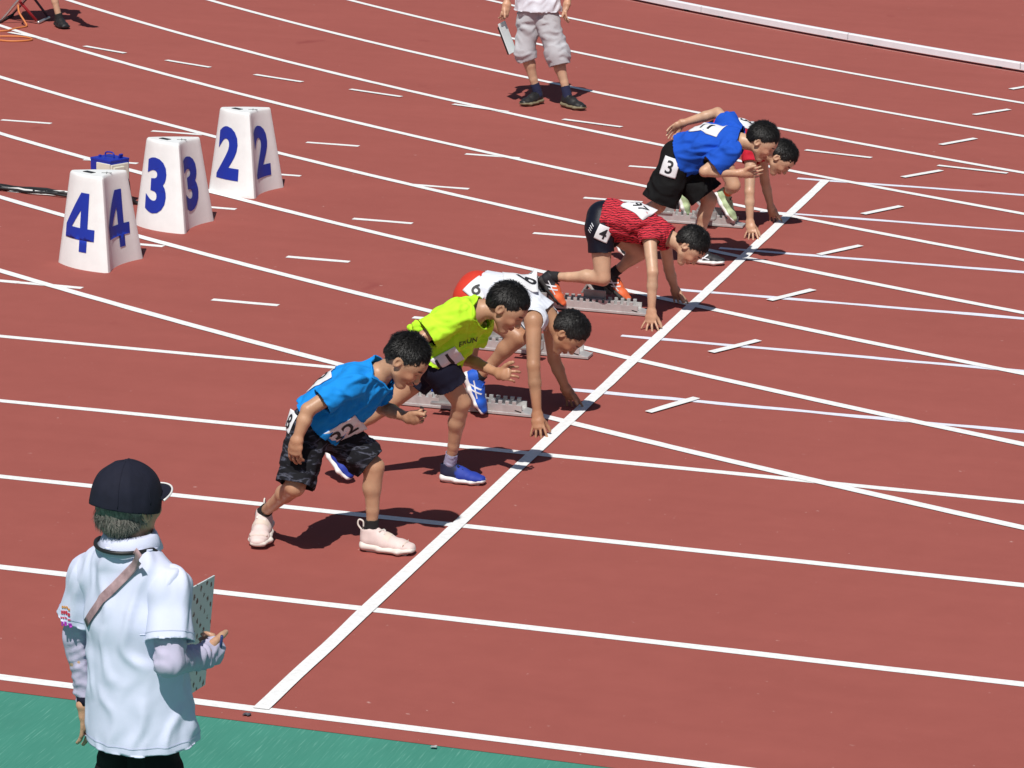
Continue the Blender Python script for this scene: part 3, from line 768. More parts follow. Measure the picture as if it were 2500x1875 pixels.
class Person:
    def __init__(s, label, cat, J, sc=1.0, skin=None, h=.0055, root_at=None, group=None):
        s.J = {k: np.asarray(v, float) for k, v in J.items()}; s.s = sc; s.h = h; s.hb = min(h, .0044)
        hm = (s.J['hipR']+s.J['hipL'])/2
        for q in 'RL': s.J['hip'+q] = hm+(s.J['hip'+q]-hm)*.70
        p = s.J['pel']; s.root = thing('person', label, cat, (float(p[0]), float(p[1]), 0.0) if root_at is None else root_at, group)
        s.off = np.array(s.root.location); s.skin = skin; s.surf = {}
        s.side = unit((s.J['shL']-s.J['shR'])+(s.J['hipL']-s.J['hipR']))
        s.hands = {}; s.seed = int(abs(p[1])*100) % 97
    def part(s, name, V, F, m, parent=None, smooth=True):
        V = np.asarray(V, float)-s.off
        if isinstance(F, np.ndarray): me = mesh_np(name, V, F, smooth)
        else: me = pymesh(name, V, F, smooth)
        return link(name, me, m, parent or s.root)
    def shoes(s, R, L, mats):
        s.J['anR'], s.uR, s.fR = place_shoe(s.root, R, mats, False); s.J['anL'], s.uL, s.fL = place_shoe(s.root, L, mats, True); return s
    def body(s, head, hands, belly=0.0):
        J, k = s.J, s.s; f = Field(s.hb); sd = s.side
        f.cap(J['pel'], J['chest'], .084*k, .088*k, .03, sd, 1.20); f.cap(J['chest'], J['chest']*.25+J['neck']*.75, .088*k, .062*k, .03, sd, 1.35)
        f.cap(J['shR'], J['shL'], .044*k, .044*k, .03); f.cap(J['hipR'], J['hipL'], .076*k, .076*k, .03)
        W, A = head_frame(J['head'], head[0], head[1], head[2]); hs = head[2]
        nb = W((-.020, 0, -.045)); f.cap(J['neck'], nb, .046*k, .043*k, .02)
        for q in 'RL':
            sh, el, wr = J['sh'+q], J['el'+q], J['wr'+q]
            f.cap(sh, el, .040*k, .030*k, .015); f.cap(el, el*.65+wr*.35, .030*k, .0295*k, .01); f.cap(el*.65+wr*.35, wr, .0295*k, .0195*k, .01)
            hp, kn, an = J['hip'+q], J['kn'+q], J['an'+q]
            f.cap(hp, kn, .070*k, .042*k, .02)
            md = kn*.68+an*.32; bk = unit(np.cross(sd, an-kn)); bk = bk if bk@(kn-hp) < 0 else bk
            d = unit(an-kn); bend = (hp-kn)-d*((hp-kn)@d)
            bk = unit(bend) if np.linalg.norm(bend) > .02 else unit(-np.cross(sd, d))
            f.cap(kn, kn*.85+an*.15, .038*k, .036*k, .02); f.cap(kn*.85+an*.15+bk*.004*k, md+bk*.006*k, .036*k, .0355*k, .02); f.cap(md+bk*.006*k, kn*.32+an*.68, .0355*k, .026*k, .025); f.cap(kn*.32+an*.68, an, .026*k, .0235*k, .01)
            f.cap(kn-bk*.010*k, kn-bk*.010*k+d*.016*k, .031*k, .029*k, .012); f.cap(kn*.8+an*.2-bk*.012*k, kn*.25+an*.75-bk*.006*k, .018*k, .014*k, .015)
            f.cap(an, an-getattr(s, 'u'+q)*.035*k+getattr(s, 'f'+q)*.03*k, .027*k, .024*k, .01)
        add_head(f, W, A, hs)
        for q, hd in hands.items(): add_hand(f, J['wr'+q], *hd[:3], **hd[3])
        V, F = f.mesh(); T = np.ones((len(V), 3)); head_tint(V, W, A, hs, T)
        for q in 'RL':                                     # redder knees, elbows and knuckles
            for p_, r_ in ((J['kn'+q], .05*k), (J['el'+q], .035*k), (J['wr'+q], .09*k)):
                w_ = np.clip(1.3-np.linalg.norm(V-p_, axis=1)/r_, 0, 1)[:, None]; T[:] = T*(1-w_)+T*np.array((.97, .86, .82))*w_
        o = s.part('body', V, F, s.skin)
        at = o.data.color_attributes.new('tint', 'FLOAT_COLOR', 'POINT'); at.data.foreach_set('color', np.c_[T, np.ones(len(T))].astype(np.float32).ravel())
        s.W, s.A, s.hs = W, A, hs; return s
    def hair(s, m, **kw):
        V, F = hair_mesh(s.W, s.A, s.hs, seed=s.seed, **kw); s.part('hair', V, F, m); return s
    def _join(s, parts):
        V = []; F = []; n = 0
        for v, q in parts: V.append(v); F.append(q+n); n += len(v)
        return np.vstack(V), np.vstack(F)
    def shirt(s, m, sleeves=(.6, .6), loose=.014, hem=.05, sag=.0, fold=.006, flare=.0, collar=.012, lam=.05, name='shirt', armholes=False, blend=.028, fold_axis=None, unify=True, f2=.6, sharp=2.0):
        J, k = s.J, s.s; sd = s.side; sp = unit(J['chest']-J['pel']); lo = loose
        f = Field(s.h+.0005); dn = np.array([0, 0, -1.0]); hp = J['pel']-sp*hem
        f.cap(hp-sp*.05, J['chest'], .086*k+lo+flare, .089*k+lo, .03, sd, 1.20); f.cap(J['chest'], J['chest']*.25+J['neck']*.75, .089*k+lo, .062*k+lo*.8, .03, sd, 1.35)
        f.cap(J['shR'], J['shL'], .046*k+lo*.55, None, .03)
        for q in 'RL': f.cap(J['neck']-sp*.012, J['sh'+q]*.8+J['neck']*.2-sp*.004, .046*k+lo*.4, .042*k+lo*.5, .03)
        if sag: f.cap(hp+dn*sag, J['chest']+dn*sag*.8, .070*k+lo, .070*k+lo, .05, sd, 1.15)
        nd = unit(J['head']-J['neck']); f.cap(J['neck'], J['neck']+nd*.06, .052*k, .052*k, .02)
        cuts = [(hp, -sp, hp, .4), (J['neck']+nd*collar, nd+unit(J['neck']-J['chest'])*.3, J['neck']+nd*.04, .12)]
        if armholes:
            for q, sg in (('R', -1), ('L', 1)): cuts.append((J['sh'+q]+sd*sg*.012, sd*sg, J['sh'+q], .10))
        ax = sp if fold_axis is None else fold_axis
        if not armholes and unify:
            tor = [(hp-sp*.05, J['chest'], .086*k+lo+flare, .089*k+lo, sd, 1.2), (J['chest'], J['chest']*.25+J['neck']*.75, .089*k+lo, .062*k+lo*.8, sd, 1.35), (J['shR'], J['shL'], .046*k+lo*.55, .046*k+lo*.55)]
            for q, t in zip('RL', sleeves):
                sh, el = J['sh'+q], J['el'+q]; d = unit(el-sh); e = sh+(el-sh)*t; b = e+d*.012; r1 = .041*k+lo*.7; r2 = .039*k+lo*1.15+flare*.3
                f.cap(sh-d*.005, b, r1, r2, blend)
                cuts.append((e, d, (lambda V, sh=sh, b=b, r1=r1, r2=r2: seg_d(V, sh, b, r1, r2) < np.min([seg_d(V, *x) for x in tor], 0)-.004), 0))
        parts = [garment(f, cuts, [(s.seed, fold, ax, lam, .02, sharp), (s.seed+1, fold*f2, unit(sp+np.array([.3, .2, -.8])), lam*.6)])]
        if not armholes and not unify:
            for q, t in zip('RL', sleeves):
                sh, el = J['sh'+q], J['el'+q]; d = unit(el-sh); e = sh+(el-sh)*t; f = Field(s.h+.0005)
                f.cap(sh-d*.012, e+d*.03, .040*k+lo*.55, .040*k+lo*1.55, .02); f.cap(J['shR'], J['shL'], .044*k+lo*.5, None, .035)
                parts.append(garment(f, [(e, d, e+d*.05, .13)], [(s.seed+5, fold*.8, d, lam*.7)]))
        V, F = s._join(parts); s.cloth = (V, F); s.surf['shirt'] = BVHTree.FromPolygons([Vector(v) for v in V], [tuple(q) for q in F])
        o = s.part(name, V, F, m); solidify(o, .0035)
        cn = J['neck']+nd*collar; an_ = unit(nd+unit(J['neck']-J['chest'])*.3); e1 = unit(np.cross(an_, sd)); e2 = np.cross(an_, e1); pts = []
        bb = s.surf['shirt']
        for t in np.linspace(0, 2*np.pi, 33):
            d_ = math.cos(t)*e1+math.sin(t)*e2; hit = bb.ray_cast(Vector(cn-an_*.003+d_*.16), Vector(-d_), .16)
            pts.append(np.array(hit[0])+d_*.0005 if hit[0] is not None else cn+d_*.052*k)
        if not armholes: V2, F2 = tube_np(np.array(pts), .0042, 6); s.part('neckband', V2, F2, m)
        return s
    def shorts(s, m, t=(.6, .6), loose=.012, hemr=.01, fold=.005, lam=.05, top=.06, name='shorts', sag=.0):
        J, k = s.J, s.s; sd = s.side; sp = unit(J['chest']-J['pel']); parts = []
        for q, tt in zip('RL', t):
            hp, kn = J['hip'+q], J['kn'+q]; d = unit(kn-hp); e = hp+(kn-hp)*tt; f = Field(s.h+.0005)
            f.cap(J['hipR'], J['hipL'], .077*k+min(loose, .010), None, .03); f.cap(J['pel'], J['pel']+sp*top, .087*k+min(loose, .006), .086*k+.003, .03, sd, 1.18)
            rr = .072*k+(.045-.072)*k*min(tt, 1)
            ee = e+np.array([0, 0, -sag])
            f.cap(hp, ee+d*.06, .072*k+loose*.6, rr+loose+hemr, .03)
            parts.append(garment(f, [(e, d, e+d*.04, .17)], [(s.seed+7, fold, d, lam), (s.seed+9, fold*.7, np.cross(d, sd), lam*.8)], lambda V, hp=hp, d=d: np.clip(((V-hp)@d-.02)/.08, .0, 1)))
        V, F = s._join(parts); s.surf[name] = BVHTree.FromPolygons([Vector(v) for v in V], [tuple(q) for q in F])
        o = s.part(name, V, F, m); solidify(o, .0035); return s
    def socks(s, m, ln=.05, r=.030):
        for q in 'RL':
            an, kn = s.J['an'+q], s.J['kn'+q]; d = unit(kn-an); f = Field(.005)
            f.cap(an-d*.02, an+d*(ln+.03), (r+.002)*s.s, (r+.001)*s.s, .01); V, F = garment(f, [(an+d*ln, d, an+d*ln, .1)])
            V = V+vnormals(V, F)*wrinkles(V, 3, .0012, np.cross(d, s.side), .012, .003)[:, None]; o = s.part('sock', V, F, m); solidify(o, .002)
        return s
    def bib(s, on, c, u, v, n, w, h, txt=None, th=.06, m=None, tm=None, tx=0.0, ty=0.0, lift=.006, name='bib', stretch=1.0, reach=.25):
        nx, ny = 15, 13
        P2 = [(x, y) for y in np.linspace(-h/2, h/2, ny) for x in np.linspace(-w/2, w/2, nx)]
        n_, u_ = unit(n), np.asarray(u, float); u_ = unit(u_-n_*(u_@n_)); v_ = np.cross(n_, u_)
        if v_@np.asarray(v, float) < 0: v_ = -v_
        V = np.array(drape(s.surf[on], P2, c, u_, v_, n_, lift, reach))
        g = V.reshape(ny, nx, 3)
        for _ in range(3):                                 # paper is stiffer than cloth
            q = g.copy(); q[1:-1, 1:-1] = (g[:-2, 1:-1]+g[2:, 1:-1]+g[1:-1, :-2]+g[1:-1, 2:])/4; g = np.where(((q-g)@n_ > 0)[..., None], q, .5*(q+g))
        V = g.reshape(-1, 3)
        F = [(j*nx+i, j*nx+i+1, (j+1)*nx+i+1, (j+1)*nx+i) for j in range(ny-1) for i in range(nx-1)]
        o = s.part(name, V, F, m or M_BIB); solidify(o, .0012)
        if txt:
            T2, TF = text_2d(txt, 2); TV = []
            for q in T2:                                   # ink follows the paper
                gx = np.clip((q[0]*th*stretch+tx)/w+.5, 0, .9999)*(nx-1); gy = np.clip((q[1]*th+ty)/h+.5, 0, .9999)*(ny-1); i, j = int(gx), int(gy); a_, b_ = gx-i, gy-j
                p_ = g[j, i]*(1-a_)*(1-b_)+g[j, i+1]*a_*(1-b_)+g[j+1, i]*(1-a_)*b_+g[j+1, i+1]*a_*b_
                m_ = np.cross(g[j, i+1]-g[j, i], g[j+1, i]-g[j, i]); m_ = unit(m_); m_ = m_ if m_@n_ > 0 else -m_; TV.append(p_+m_*.0022)
            s.part('number' if txt.isdigit() else 'print', np.array(TV), TF, tm or M_INK, o)
        return s
    def print_on(s, on, txt, c, u, v, n, th, m, stretch=1.0, name='print', reach=.25):
        n_, u_ = unit(n), np.asarray(u, float); u_ = unit(u_-n_*(u_@n_)); v_ = np.cross(n_, u_); v_ = v_ if v_@np.asarray(v, float) > 0 else -v_
        T2, TF = text_2d(txt, 2); TV = drape(s.surf[on], [(q[0]*th*stretch, q[1]*th) for q in T2], c, u_, v_, n_, .0045, reach)
        s.part(name, np.array(TV), TF, m); return s

def skin_mat(name, rgb):
    return mat(name, rgb, rough=.44, spec=.45, noise=.15, nscale=11, bump=.22, bscale=160, sss=.03, attr='tint')
def cloth(name, rgb, rough=.85, noise=.06, ns=14, bump=.25, **k): return mat(name, rgb, rough=rough, noise=noise, nscale=ns, bump=bump, bscale=420, spec=.25, **k)

M_BIB = cloth('bib_paper', (.76, .76, .78), rough=.7, noise=.03); M_INK = mat('bib_ink', (.012, .012, .016), rough=.6)
M_HAIR = mat('black_hair', (.007, .0065, .0065), rough=.5, noise=.5, nscale=160, bump=.0, bscale=300, spec=.35, stretch=(1, 1, .3), rgb2=(.016, .014, .013))
SK1 = skin_mat('skin_tan', (.50, .285, .175)); SK2 = skin_mat('skin_fair', (.56, .345, .225)); SK3 = skin_mat('skin_brown', (.42, .225, .13))
def twotone(name, heel, toe, x0=.105, rough=.6):
    m = mat(name, heel, rough=rough); N = m.node_tree.nodes; L = m.node_tree.links
    tc = N.new('ShaderNodeTexCoord'); sx = N.new('ShaderNodeSeparateXYZ'); L.new(tc.outputs['Object'], sx.inputs[0])
    n = N.new('ShaderNodeTexNoise'); n.inputs['Scale'].default_value = 40; L.new(tc.outputs['Object'], n.inputs['Vector'])
    a = N.new('ShaderNodeMath'); a.operation = 'MULTIPLY_ADD'; L.new(n.outputs['Fac'], a.inputs[0]); a.inputs[1].default_value = .05; L.new(sx.outputs['X'], a.inputs[2])
    r = N.new('ShaderNodeValToRGB'); e = r.color_ramp.elements; e[0].position = x0+.018; e[0].color = (*heel, 1); e[1].position = x0+.032; e[1].color = (*toe, 1)
    L.new(a.outputs[0], r.inputs[0]); L.new(r.outputs[0], N['Principled BSDF'].inputs['Base Color'])
    n2 = N.new('ShaderNodeTexNoise'); n2.inputs['Scale'].default_value = 300; L.new(tc.outputs['Object'], n2.inputs['Vector'])
    bp = N.new('ShaderNodeBump'); bp.inputs['Strength'].default_value = .3; bp.inputs['Distance'].default_value = .002; L.new(n2.outputs['Fac'], bp.inputs['Height']); L.new(bp.outputs[0], N['Principled BSDF'].inputs['Normal'])
    return m
M_WHITE = mat('white_rubber', (.78, .77, .75), rough=.5, noise=.05, nscale=30); M_SOLE = mat('dark_outsole', (.03, .028, .028), rough=.8)

# ------------------------------------------------------------------ athlete in lane 8: cyan shirt
def camo(name):
    m = cloth(name, (.02, .02, .025)); N = m.node_tree.nodes; L = m.node_tree.links
    tc = N.new('ShaderNodeTexCoord'); mp = N.new('ShaderNodeMapping'); mp.inputs['Scale'].default_value = (1, 1, 2.6); L.new(tc.outputs['Object'], mp.inputs[0])
    n = N.new('ShaderNodeTexNoise'); n.inputs['Scale'].default_value = 15; n.inputs['Detail'].default_value = 3; n.inputs['Distortion'].default_value = .8; L.new(mp.outputs[0], n.inputs['Vector'])
    r = N.new('ShaderNodeValToRGB'); e = r.color_ramp.elements; r.color_ramp.interpolation = 'EASE'
    e[0].position = .50; e[0].color = (.007, .007, .010, 1); e[1].position = .56; e[1].color = (.028, .030, .045, 1)
    x = e.new(.60); x.color = (.085, .09, .12, 1); x = e.new(.66); x.color = (.016, .016, .02, 1)
    L.new(n.outputs['Fac'], r.inputs[0]); L.new(r.outputs[0], N['Principled BSDF'].inputs['Base Color']); return m
M_PINK = mat('pale_pink_knit', (.74, .60, .565), rough=.75, noise=.07, nscale=30, bump=.3, bscale=500)
M_PINKS = mat('cream_rubber', (.74, .68, .62), rough=.6, noise=.06, nscale=20)
P8 = Person('standing athlete in bright blue shirt and dark camouflage shorts with 8 on the hip', 'person', dict(
    pel=(-.472, 1.90, .560), chest=(-.325, 1.93, .700), neck=(-.198, 1.95, .791), head=(-.086, 1.94, .858),
    shR=(-.285, 1.81, .775), elR=(-.432, 1.70, .672), wrR=(-.466, 1.655, .547), shL=(-.262, 2.06, .712), elL=(-.240, 2.10, .600), wrL=(-.098, 2.02, .588),
    hipR=(-.495, 1.83, .545), knR=(-.500, 1.73, .325), hipL=(-.425, 1.985, .535), knL=(-.232, 1.97, .372)), 1.0, SK1)
P8.shoes(('toe', (-.695, 1.80, .002), (.20, -.96, -.14), (0, -.14, 1), 1.10), ('heel', (-.290, 1.965, 0), (1, .02, 0), (0, 0, 1), 1.13), (M_PINK, M_PINKS, M_PINKS, M_PINKS))
P8.body(((.68, -.07, -.73), (.73, 0, .68), .93), {
    'R': ((-.474, 1.652, .492), (.9, -.2, 0), (-.05, .02, -1), dict(curl=.42, spread=.03, thumb=(.55, .25, -.8), s=1.12)),
    'L': ((-.052, 2.00, .596), (.1, .25, -1), (1, -.35, .1), dict(curl=-1.15, spread=.02, thumb=(.8, -.45, .35), s=1.10))})
P8.hair(M_HAIR, thick=.005, strands=9000, ln=.023, spike=.45, line=[(-.12, -.045), (-.055, -.040), (-.030, -.012), (-.014, .022), (.018, .010), (.030, .028), (.055, .052), (.12, .052)])
P8.shirt(cloth('cyan_jersey', (.008, .255, .72)), (.68, .62), .017, -.015, sag=.035, fold=.015, flare=.010, lam=.065)
P8.shorts(camo('camouflage_cloth'), (.98, .92), .014, .010, fold=.011, lam=.075, sag=.0)
P8.socks(mat('black_sock', (.012, .012, .013), rough=.9), .050, .027)
P8.bib('shorts', (-.548, 1.82, .582), (.90, -.3, -.25), (.25, 0, .95), (-.28, -.95, .12), .066, .082, '8', .060)
P8.bib('shirt', (-.350, 1.90, .570), (.85, .0, .34), (-.2, 0, .9), (.40, -.80, -.42), .165, .130, '32', .085)
P8.bib('shirt', (-.430, 1.93, .735), (0, -1, 0), (.65, 0, .75), (-.68, .0, .73), .17, .135, '32', .08)

_b = BVHTree.FromPolygons([v.co.copy() for v in SHOE[0].vertices], [tuple(p.vertices) for p in SHOE[0].polygons])
def shoe_band(x0, x1, y0=-.036, y1=.036, n=(0, 0, 1), name='strap', lift=.0016):
    P2_ = []; ny = 14
    for t in np.linspace(0, 1, ny):
        y = y0+(y1-y0)*t; P2_ += [(x0-.25*abs(y), y), (x1-.25*abs(y), y)]
    V_ = drape(_b, P2_, (0, 0, 0), (1, 0, 0), (0, 1, 0), n, lift, .15); me = pymesh(name, V_, [(2*i, 2*i+1, 2*i+3, 2*i+2) for i in range(ny-1)]); return me
M_BAND = mat('cream_overlay', (.70, .585, .50), rough=.6)
_st, _tc = shoe_band(.108, .130), shoe_band(.186, .190)
for o in [c for c in P8.root.children if c.name.split('.')[0] == 'shoe']:
    link('strap', _st, M_BAND if not len(_st.materials) else None, o); link('toe_seam', _tc, M_BAND if not len(_tc.materials) else None, o)
    V, F = tube_np(spline([(.010, 0, .075), (-.008, 0, .098), (-.004, 0, .118), (.012, 0, .112), (.014, 0, .09)], 5), .0035, 6); link('pull_tab', pymesh('pull_tab', V, F), M_PINKS, o)

# ------------------------------------------------------------------ athlete in lane 7: neon shirt
M_NEON = cloth('neon_yellow_mesh', (.52, .93, .035)); M_NAVY = cloth('navy_cloth', (.008, .008, .022))
M_BSHOE = twotone('royal_blue_knit', (.010, .012, .045), (.014, .040, .33), .085, .7); M_LAV = mat('lavender_sock', (.36, .36, .52), rough=.9, noise=.1, nscale=50)
M_NLACE = mat('navy_lace', (.01, .012, .03))
P7 = Person('leaning athlete in neon yellow shirt and navy shorts with blue shoes', 'person', dict(
    pel=(-.285, 2.98, .610), chest=(-.215, 3.0, .735), neck=(-.092, 3.02, .842), head=(.036, 3.02, .858),
    shR=(-.150, 2.88, .842), elR=(-.285, 2.79, .742), wrR=(-.330, 2.80, .610), shL=(-.140, 3.15, .735), elL=(-.205, 3.16, .572), wrL=(0, 3.05, .540),
    hipR=(-.235, 2.92, .580), knR=(-.160, 2.99, .405), hipL=(-.325, 3.06, .560), knL=(-.512, 2.99, .365)), .97, SK1)
P7.shoes(('heel', (-.283, 3.075, 0), (1, 0, 0), (0, 0, 1), 1.0), ('toe', (-.668, 2.895, .006), (.68, -.12, -.72), (.7, -.1, .7), 1.04), (M_BSHOE, M_WHITE, M_WHITE, M_NLACE))
P7.body(((.72, -.05, -.69), (.69, 0, .72), .92), {
    'R': ((-.335, 2.80, .555), (.9, 0, 0), (0, 0, -1), dict(curl=.5, spread=.03, thumb=(.5, .2, -.8), s=1.05)),
    'L': ((.048, 3.03, .552), (-.1, -.35, -.9), (1, -.25, .2), dict(curl=-.80, spread=.10, thumb=(.55, -.35, .75), s=1.12))})
P7.hair(M_HAIR, thick=0.008, strands=6000, ln=0.026, spike=0.3)
P7.shirt(M_NEON, (.85, .50), .020, .010, sag=.050, fold=.013, flare=.014, lam=.07)
P7.shorts(M_NAVY, (.50, .42), .014, .012, fold=.007)
P7.socks(M_LAV, .066, .028)
f = Field(.005); rr = np.random.RandomState(4)                      # the bunched-up tail of the shirt
for i in range(9):
    q = np.array([-.345, 2.91, .745])+rr.normal(size=3)*.017; f.ell(q, np.eye(3)[[rr.randint(3), 1, 2]] if 0 else np.eye(3), (.014+.012*rr.rand(), .012+.01*rr.rand(), .014+.012*rr.rand()), .006)
V, F = f.mesh(); V = V+vnormals(V, F)*wrinkles(V, 8, .004, (0, 0, 1), .016, .004)[:, None]; P7.part('shirt_knot', V, F, M_NEON)
P7.bib('shirt', (-.245, 2.97, .655), (.80, 0, .35), (-.3, 0, .9), (.35, -.88, -.30), .155, .10, '11', .075)
P7.print_on('shirt', 'ERUN', (-.135, 2.97, .722), (.85, 0, -.12), (.12, 0, .9), (.42, -.88, -.22), .026, mat('dark_green_print', (.02, .045, .02)))

# ------------------------------------------------------------------ athlete in lane 6: red shorts, white singlet
M_SING = cloth('white_singlet', (.70, .73, .80), rough=.7); M_REDS = cloth('red_shorts', (.62, .045, .025), rough=.6)
M_CYB = mat('bright_blue_mesh', (.012, .10, .55), rough=.6, noise=.2, nscale=30); M_WST = mat('white_print', (.75, .78, .82), rough=.5)
P6 = Person('crouching athlete in white singlet and red shorts with bright blue shoes', 'person', dict(
    pel=(-.485, 4.29, .622), chest=(-.290, 4.28, .608), neck=(-.125, 4.27, .535), head=(-.012, 4.27, .452),
    shR=(-.140, 4.10, .540), elR=(-.113, 4.02, .336), wrR=(-.080, 3.99, .100), shL=(-.150, 4.43, .470), elL=(-.142, 4.50, .255), wrL=(-.088, 4.54, .096),
    hipR=(-.495, 4.21, .590), knR=(-.236, 4.18, .430), hipL=(-.500, 4.37, .585), knL=(-.560, 4.40, .250)), 1.05, SK3)
P6.shoes(('toe', (-.432, 4.200, .010), (.45, 0, -.89), (.9, 0, .45), 1.05), ('toe', (-.775, 4.415, .030), (.40, 0, -.92), (.9, 0, .4), 1.05), (M_CYB, M_WHITE, M_SOLE, M_CYB, M_WST))
G_HAND = lambda x, y, sg: dict()
P6.body(((.42, -.06, -.90), (.90, 0, .42), .92), {
    'R': ((-.066, 3.962, .046), (-.95, .0, .0), (.15, -.50, -.85), dict(curl=-.16, spread=.18, thumb=(.62, .45, -.75), s=1.12)),
    'L': ((-.060, 4.556, .046), (-.95, .0, .0), (.30, .30, -.90), dict(curl=.12, spread=.16, thumb=(.6, -.6, -.5), s=1.12))})
P6.hair(M_HAIR, thick=0.005, strands=6000, ln=0.013, spike=0.3)
P6.shirt(M_SING, loose=.008, hem=-.035, fold=.0035, armholes=True, lam=.07, collar=-.004, sag=.012)
P6.shorts(M_REDS, (.34, .30), .010, .006, fold=.0025, lam=.07, top=.05)
P6.socks(mat('black_sock_b', (.012, .012, .014), rough=.9), .024, .027)
P6.bib('shorts', (-.445, 4.17, .660), (.80, -.30, -.45), (.45, 0, .85), (.10, -.85, .55), .105, .115, '6', .075)
P6.bib('shirt', (-.260, 4.27, .690), (.3, -.95, 0), (.9, .3, 0), (.05, -.35, .93), .16, .17, '9', .10, ty=.03)

# ------------------------------------------------------------------ athlete in lane 4: red striped shirt
def zebra(name):
    m = cloth(name, (.45, .02, .035)); N = m.node_tree.nodes; L = m.node_tree.links
    tc = N.new('ShaderNodeTexCoord'); w = N.new('ShaderNodeTexWave'); w.bands_direction = 'DIAGONAL'; w.inputs['Scale'].default_value = 34; w.inputs['Distortion'].default_value = 6.5; w.inputs['Detail'].default_value = 2.5; w.inputs['Detail Scale'].default_value = 1.3
    mp = N.new('ShaderNodeMapping'); mp.inputs['Scale'].default_value = (1.0, .25, 1.0); mp.inputs['Rotation'].default_value = (0, .9, 0); L.new(tc.outputs['Object'], mp.inputs[0]); L.new(mp.outputs[0], w.inputs['Vector'])
    r = N.new('ShaderNodeValToRGB'); e = r.color_ramp.elements; e[0].position = .18; e[0].color = (.085, .008, .015, 1); e[1].position = .42; e[1].color = (.58, .035, .055, 1)
    L.new(w.outputs['Fac'], r.inputs[0]); L.new(r.outputs[0], N['Principled BSDF'].inputs['Base Color']); return m
M_NVY2 = cloth('navy_tights', (.007, .008, .017), rough=.45)
M_ORS = twotone('orange_black_knit', (.014, .014, .018), (.78, .15, .05), .095); M_BSOCK = mat('black_ankle_sock', (.014, .014, .016), rough=.9)
P4 = Person('crouching athlete in red zebra striped shirt and navy tights with 4 on the hip', 'person', dict(
    pel=(-.455, 6.62, .545), chest=(-.262, 6.62, .528), neck=(-.080, 6.63, .458), head=(.048, 6.63, .418),
    shR=(-.145, 6.46, .482), elR=(-.092, 6.34, .315), wrR=(-.085, 6.31, .098), shL=(-.140, 6.80, .410), elL=(-.132, 6.90, .215), wrL=(-.106, 6.96, .082),
    hipR=(-.458, 6.54, .490), knR=(-.424, 6.53, .215), hipL=(-.450, 6.70, .485), knL=(-.262, 6.735, .335)), 1.0, SK2)
P4.shoes(('toe', (-.668, 6.565, .012), (.68, 0, -.72), (.7, 0, .7), 1.0), ('toe', (-.325, 6.725, .030), (.80, 0, -.60), (.6, 0, .8), 1.02), (M_ORS, M_SOLE, M_SOLE, M_BLACK, M_WST))
P4.body(((.45, -.10, -.88), (.88, 0, .45), .92), {
    'R': ((-.086, 6.292, .046), (-.95, .1, 0), (.02, -.62, -.78), dict(curl=-.20, spread=.30, thumb=(.66, .30, -.80), s=1.12)),
    'L': ((-.088, 6.972, .040), (-.95, 0, 0), (.35, .30, -.85), dict(curl=.12, spread=.18, thumb=(.55, -.6, -.5), s=1.10))})
P4.hair(M_HAIR, thick=0.008, strands=6000, ln=0.024, spike=0.25)
P4.shirt(zebra('zebra_jersey'), (.14, .14), .009, -.012, fold=.008, lam=.05, sag=.030, flare=.004)
P4.shorts(M_NVY2, (.47, .45), .007, .004, fold=.0018, lam=.05)
P4.socks(M_BSOCK, .045, .028)
P4.bib('shirt', (-.238, 6.59, .600), (.85, -.50, 0), (.4, .8, 0), (-.02, -.45, .88), .160, .130, '97', .060, tx=.01)
P4.bib('shorts', (-.418, 6.50, .478), (.9, 0, -.35), (.3, 0, .9), (.06, -.99, .1), .078, .088, '4', .058)
P4.print_on('shorts', '////', (-.482, 6.50, .505), (.4, 0, .9), (-.8, 0, .5), (-.30, -.93, .1), .022, M_WST, 1.6)

# ------------------------------------------------------------------ athlete in lane 3: blue shirt, black shorts
M_BLU3 = cloth('cobalt_jersey', (.010, .085, .52)); M_BLK3 = cloth('black_cloth', (.0045, .0045, .005), noise=.3)
M_BWSH = mat('black_white_knit', (.018, .018, .022), rough=.6, noise=.3, nscale=20)
P3 = Person('leaning athlete in cobalt blue shirt and loose black shorts with 3 on the hip', 'person', dict(
    pel=(-.367, 8.0, .660), chest=(-.175, 8.0, .740), neck=(.015, 8.0, .782), head=(.150, 8.0, .785),
    shR=(-.005, 7.87, .738), elR=(-.146, 7.80, .618), wrR=(.060, 7.86, .610), shL=(-.080, 8.15, .842), elL=(-.175, 8.23, .900), wrL=(-.384, 8.20, .826),
    hipR=(-.372, 7.93, .600), knR=(-.452, 7.93, .365), hipL=(-.317, 8.07, .590), knL=(-.165, 8.05, .400)), 1.05, SK2)
P3.shoes(('toe', (-.645, 7.965, .006), (.60, -.35, -.66), (.6, -.2, .7), 1.05), ('heel', (-.290, 8.055, 0), (1, .03, 0), (0, 0, 1), 1.05), (M_BWSH, M_WHITE, M_SOLE, M_BLACK, M_WST))
P3.body(((.72, -.05, -.69), (.69, 0, .72), .92), {
    'R': ((.122, 7.88, .612), (.05, .3, -1), (1, .1, .05), dict(curl=-.28, spread=.06, thumb=(.75, -.2, .6), s=1.12)),
    'L': ((-.432, 8.19, .792), (.1, -.4, .8), (-.72, -.1, -.65), dict(curl=.25, spread=.10, thumb=(-.3, -.3, -.85), s=1.12))})
P3.hair(M_HAIR, thick=0.009, strands=6000, ln=0.028, spike=0.28)
P3.shirt(M_BLU3, (.70, .40), .018, -.030, sag=.040, fold=.013, flare=.012, lam=.075)
P3.shorts(M_BLK3, (.88, .86), .028, .030, fold=.010, lam=.08, sag=.0)
P3.socks(M_BSOCK, .03, .027)
P3.bib('shorts', (-.372, 7.87, .615), (.93, 0, -.22), (.22, 0, .93), (-.05, -.98, .12), .105, .115, '3', .080)
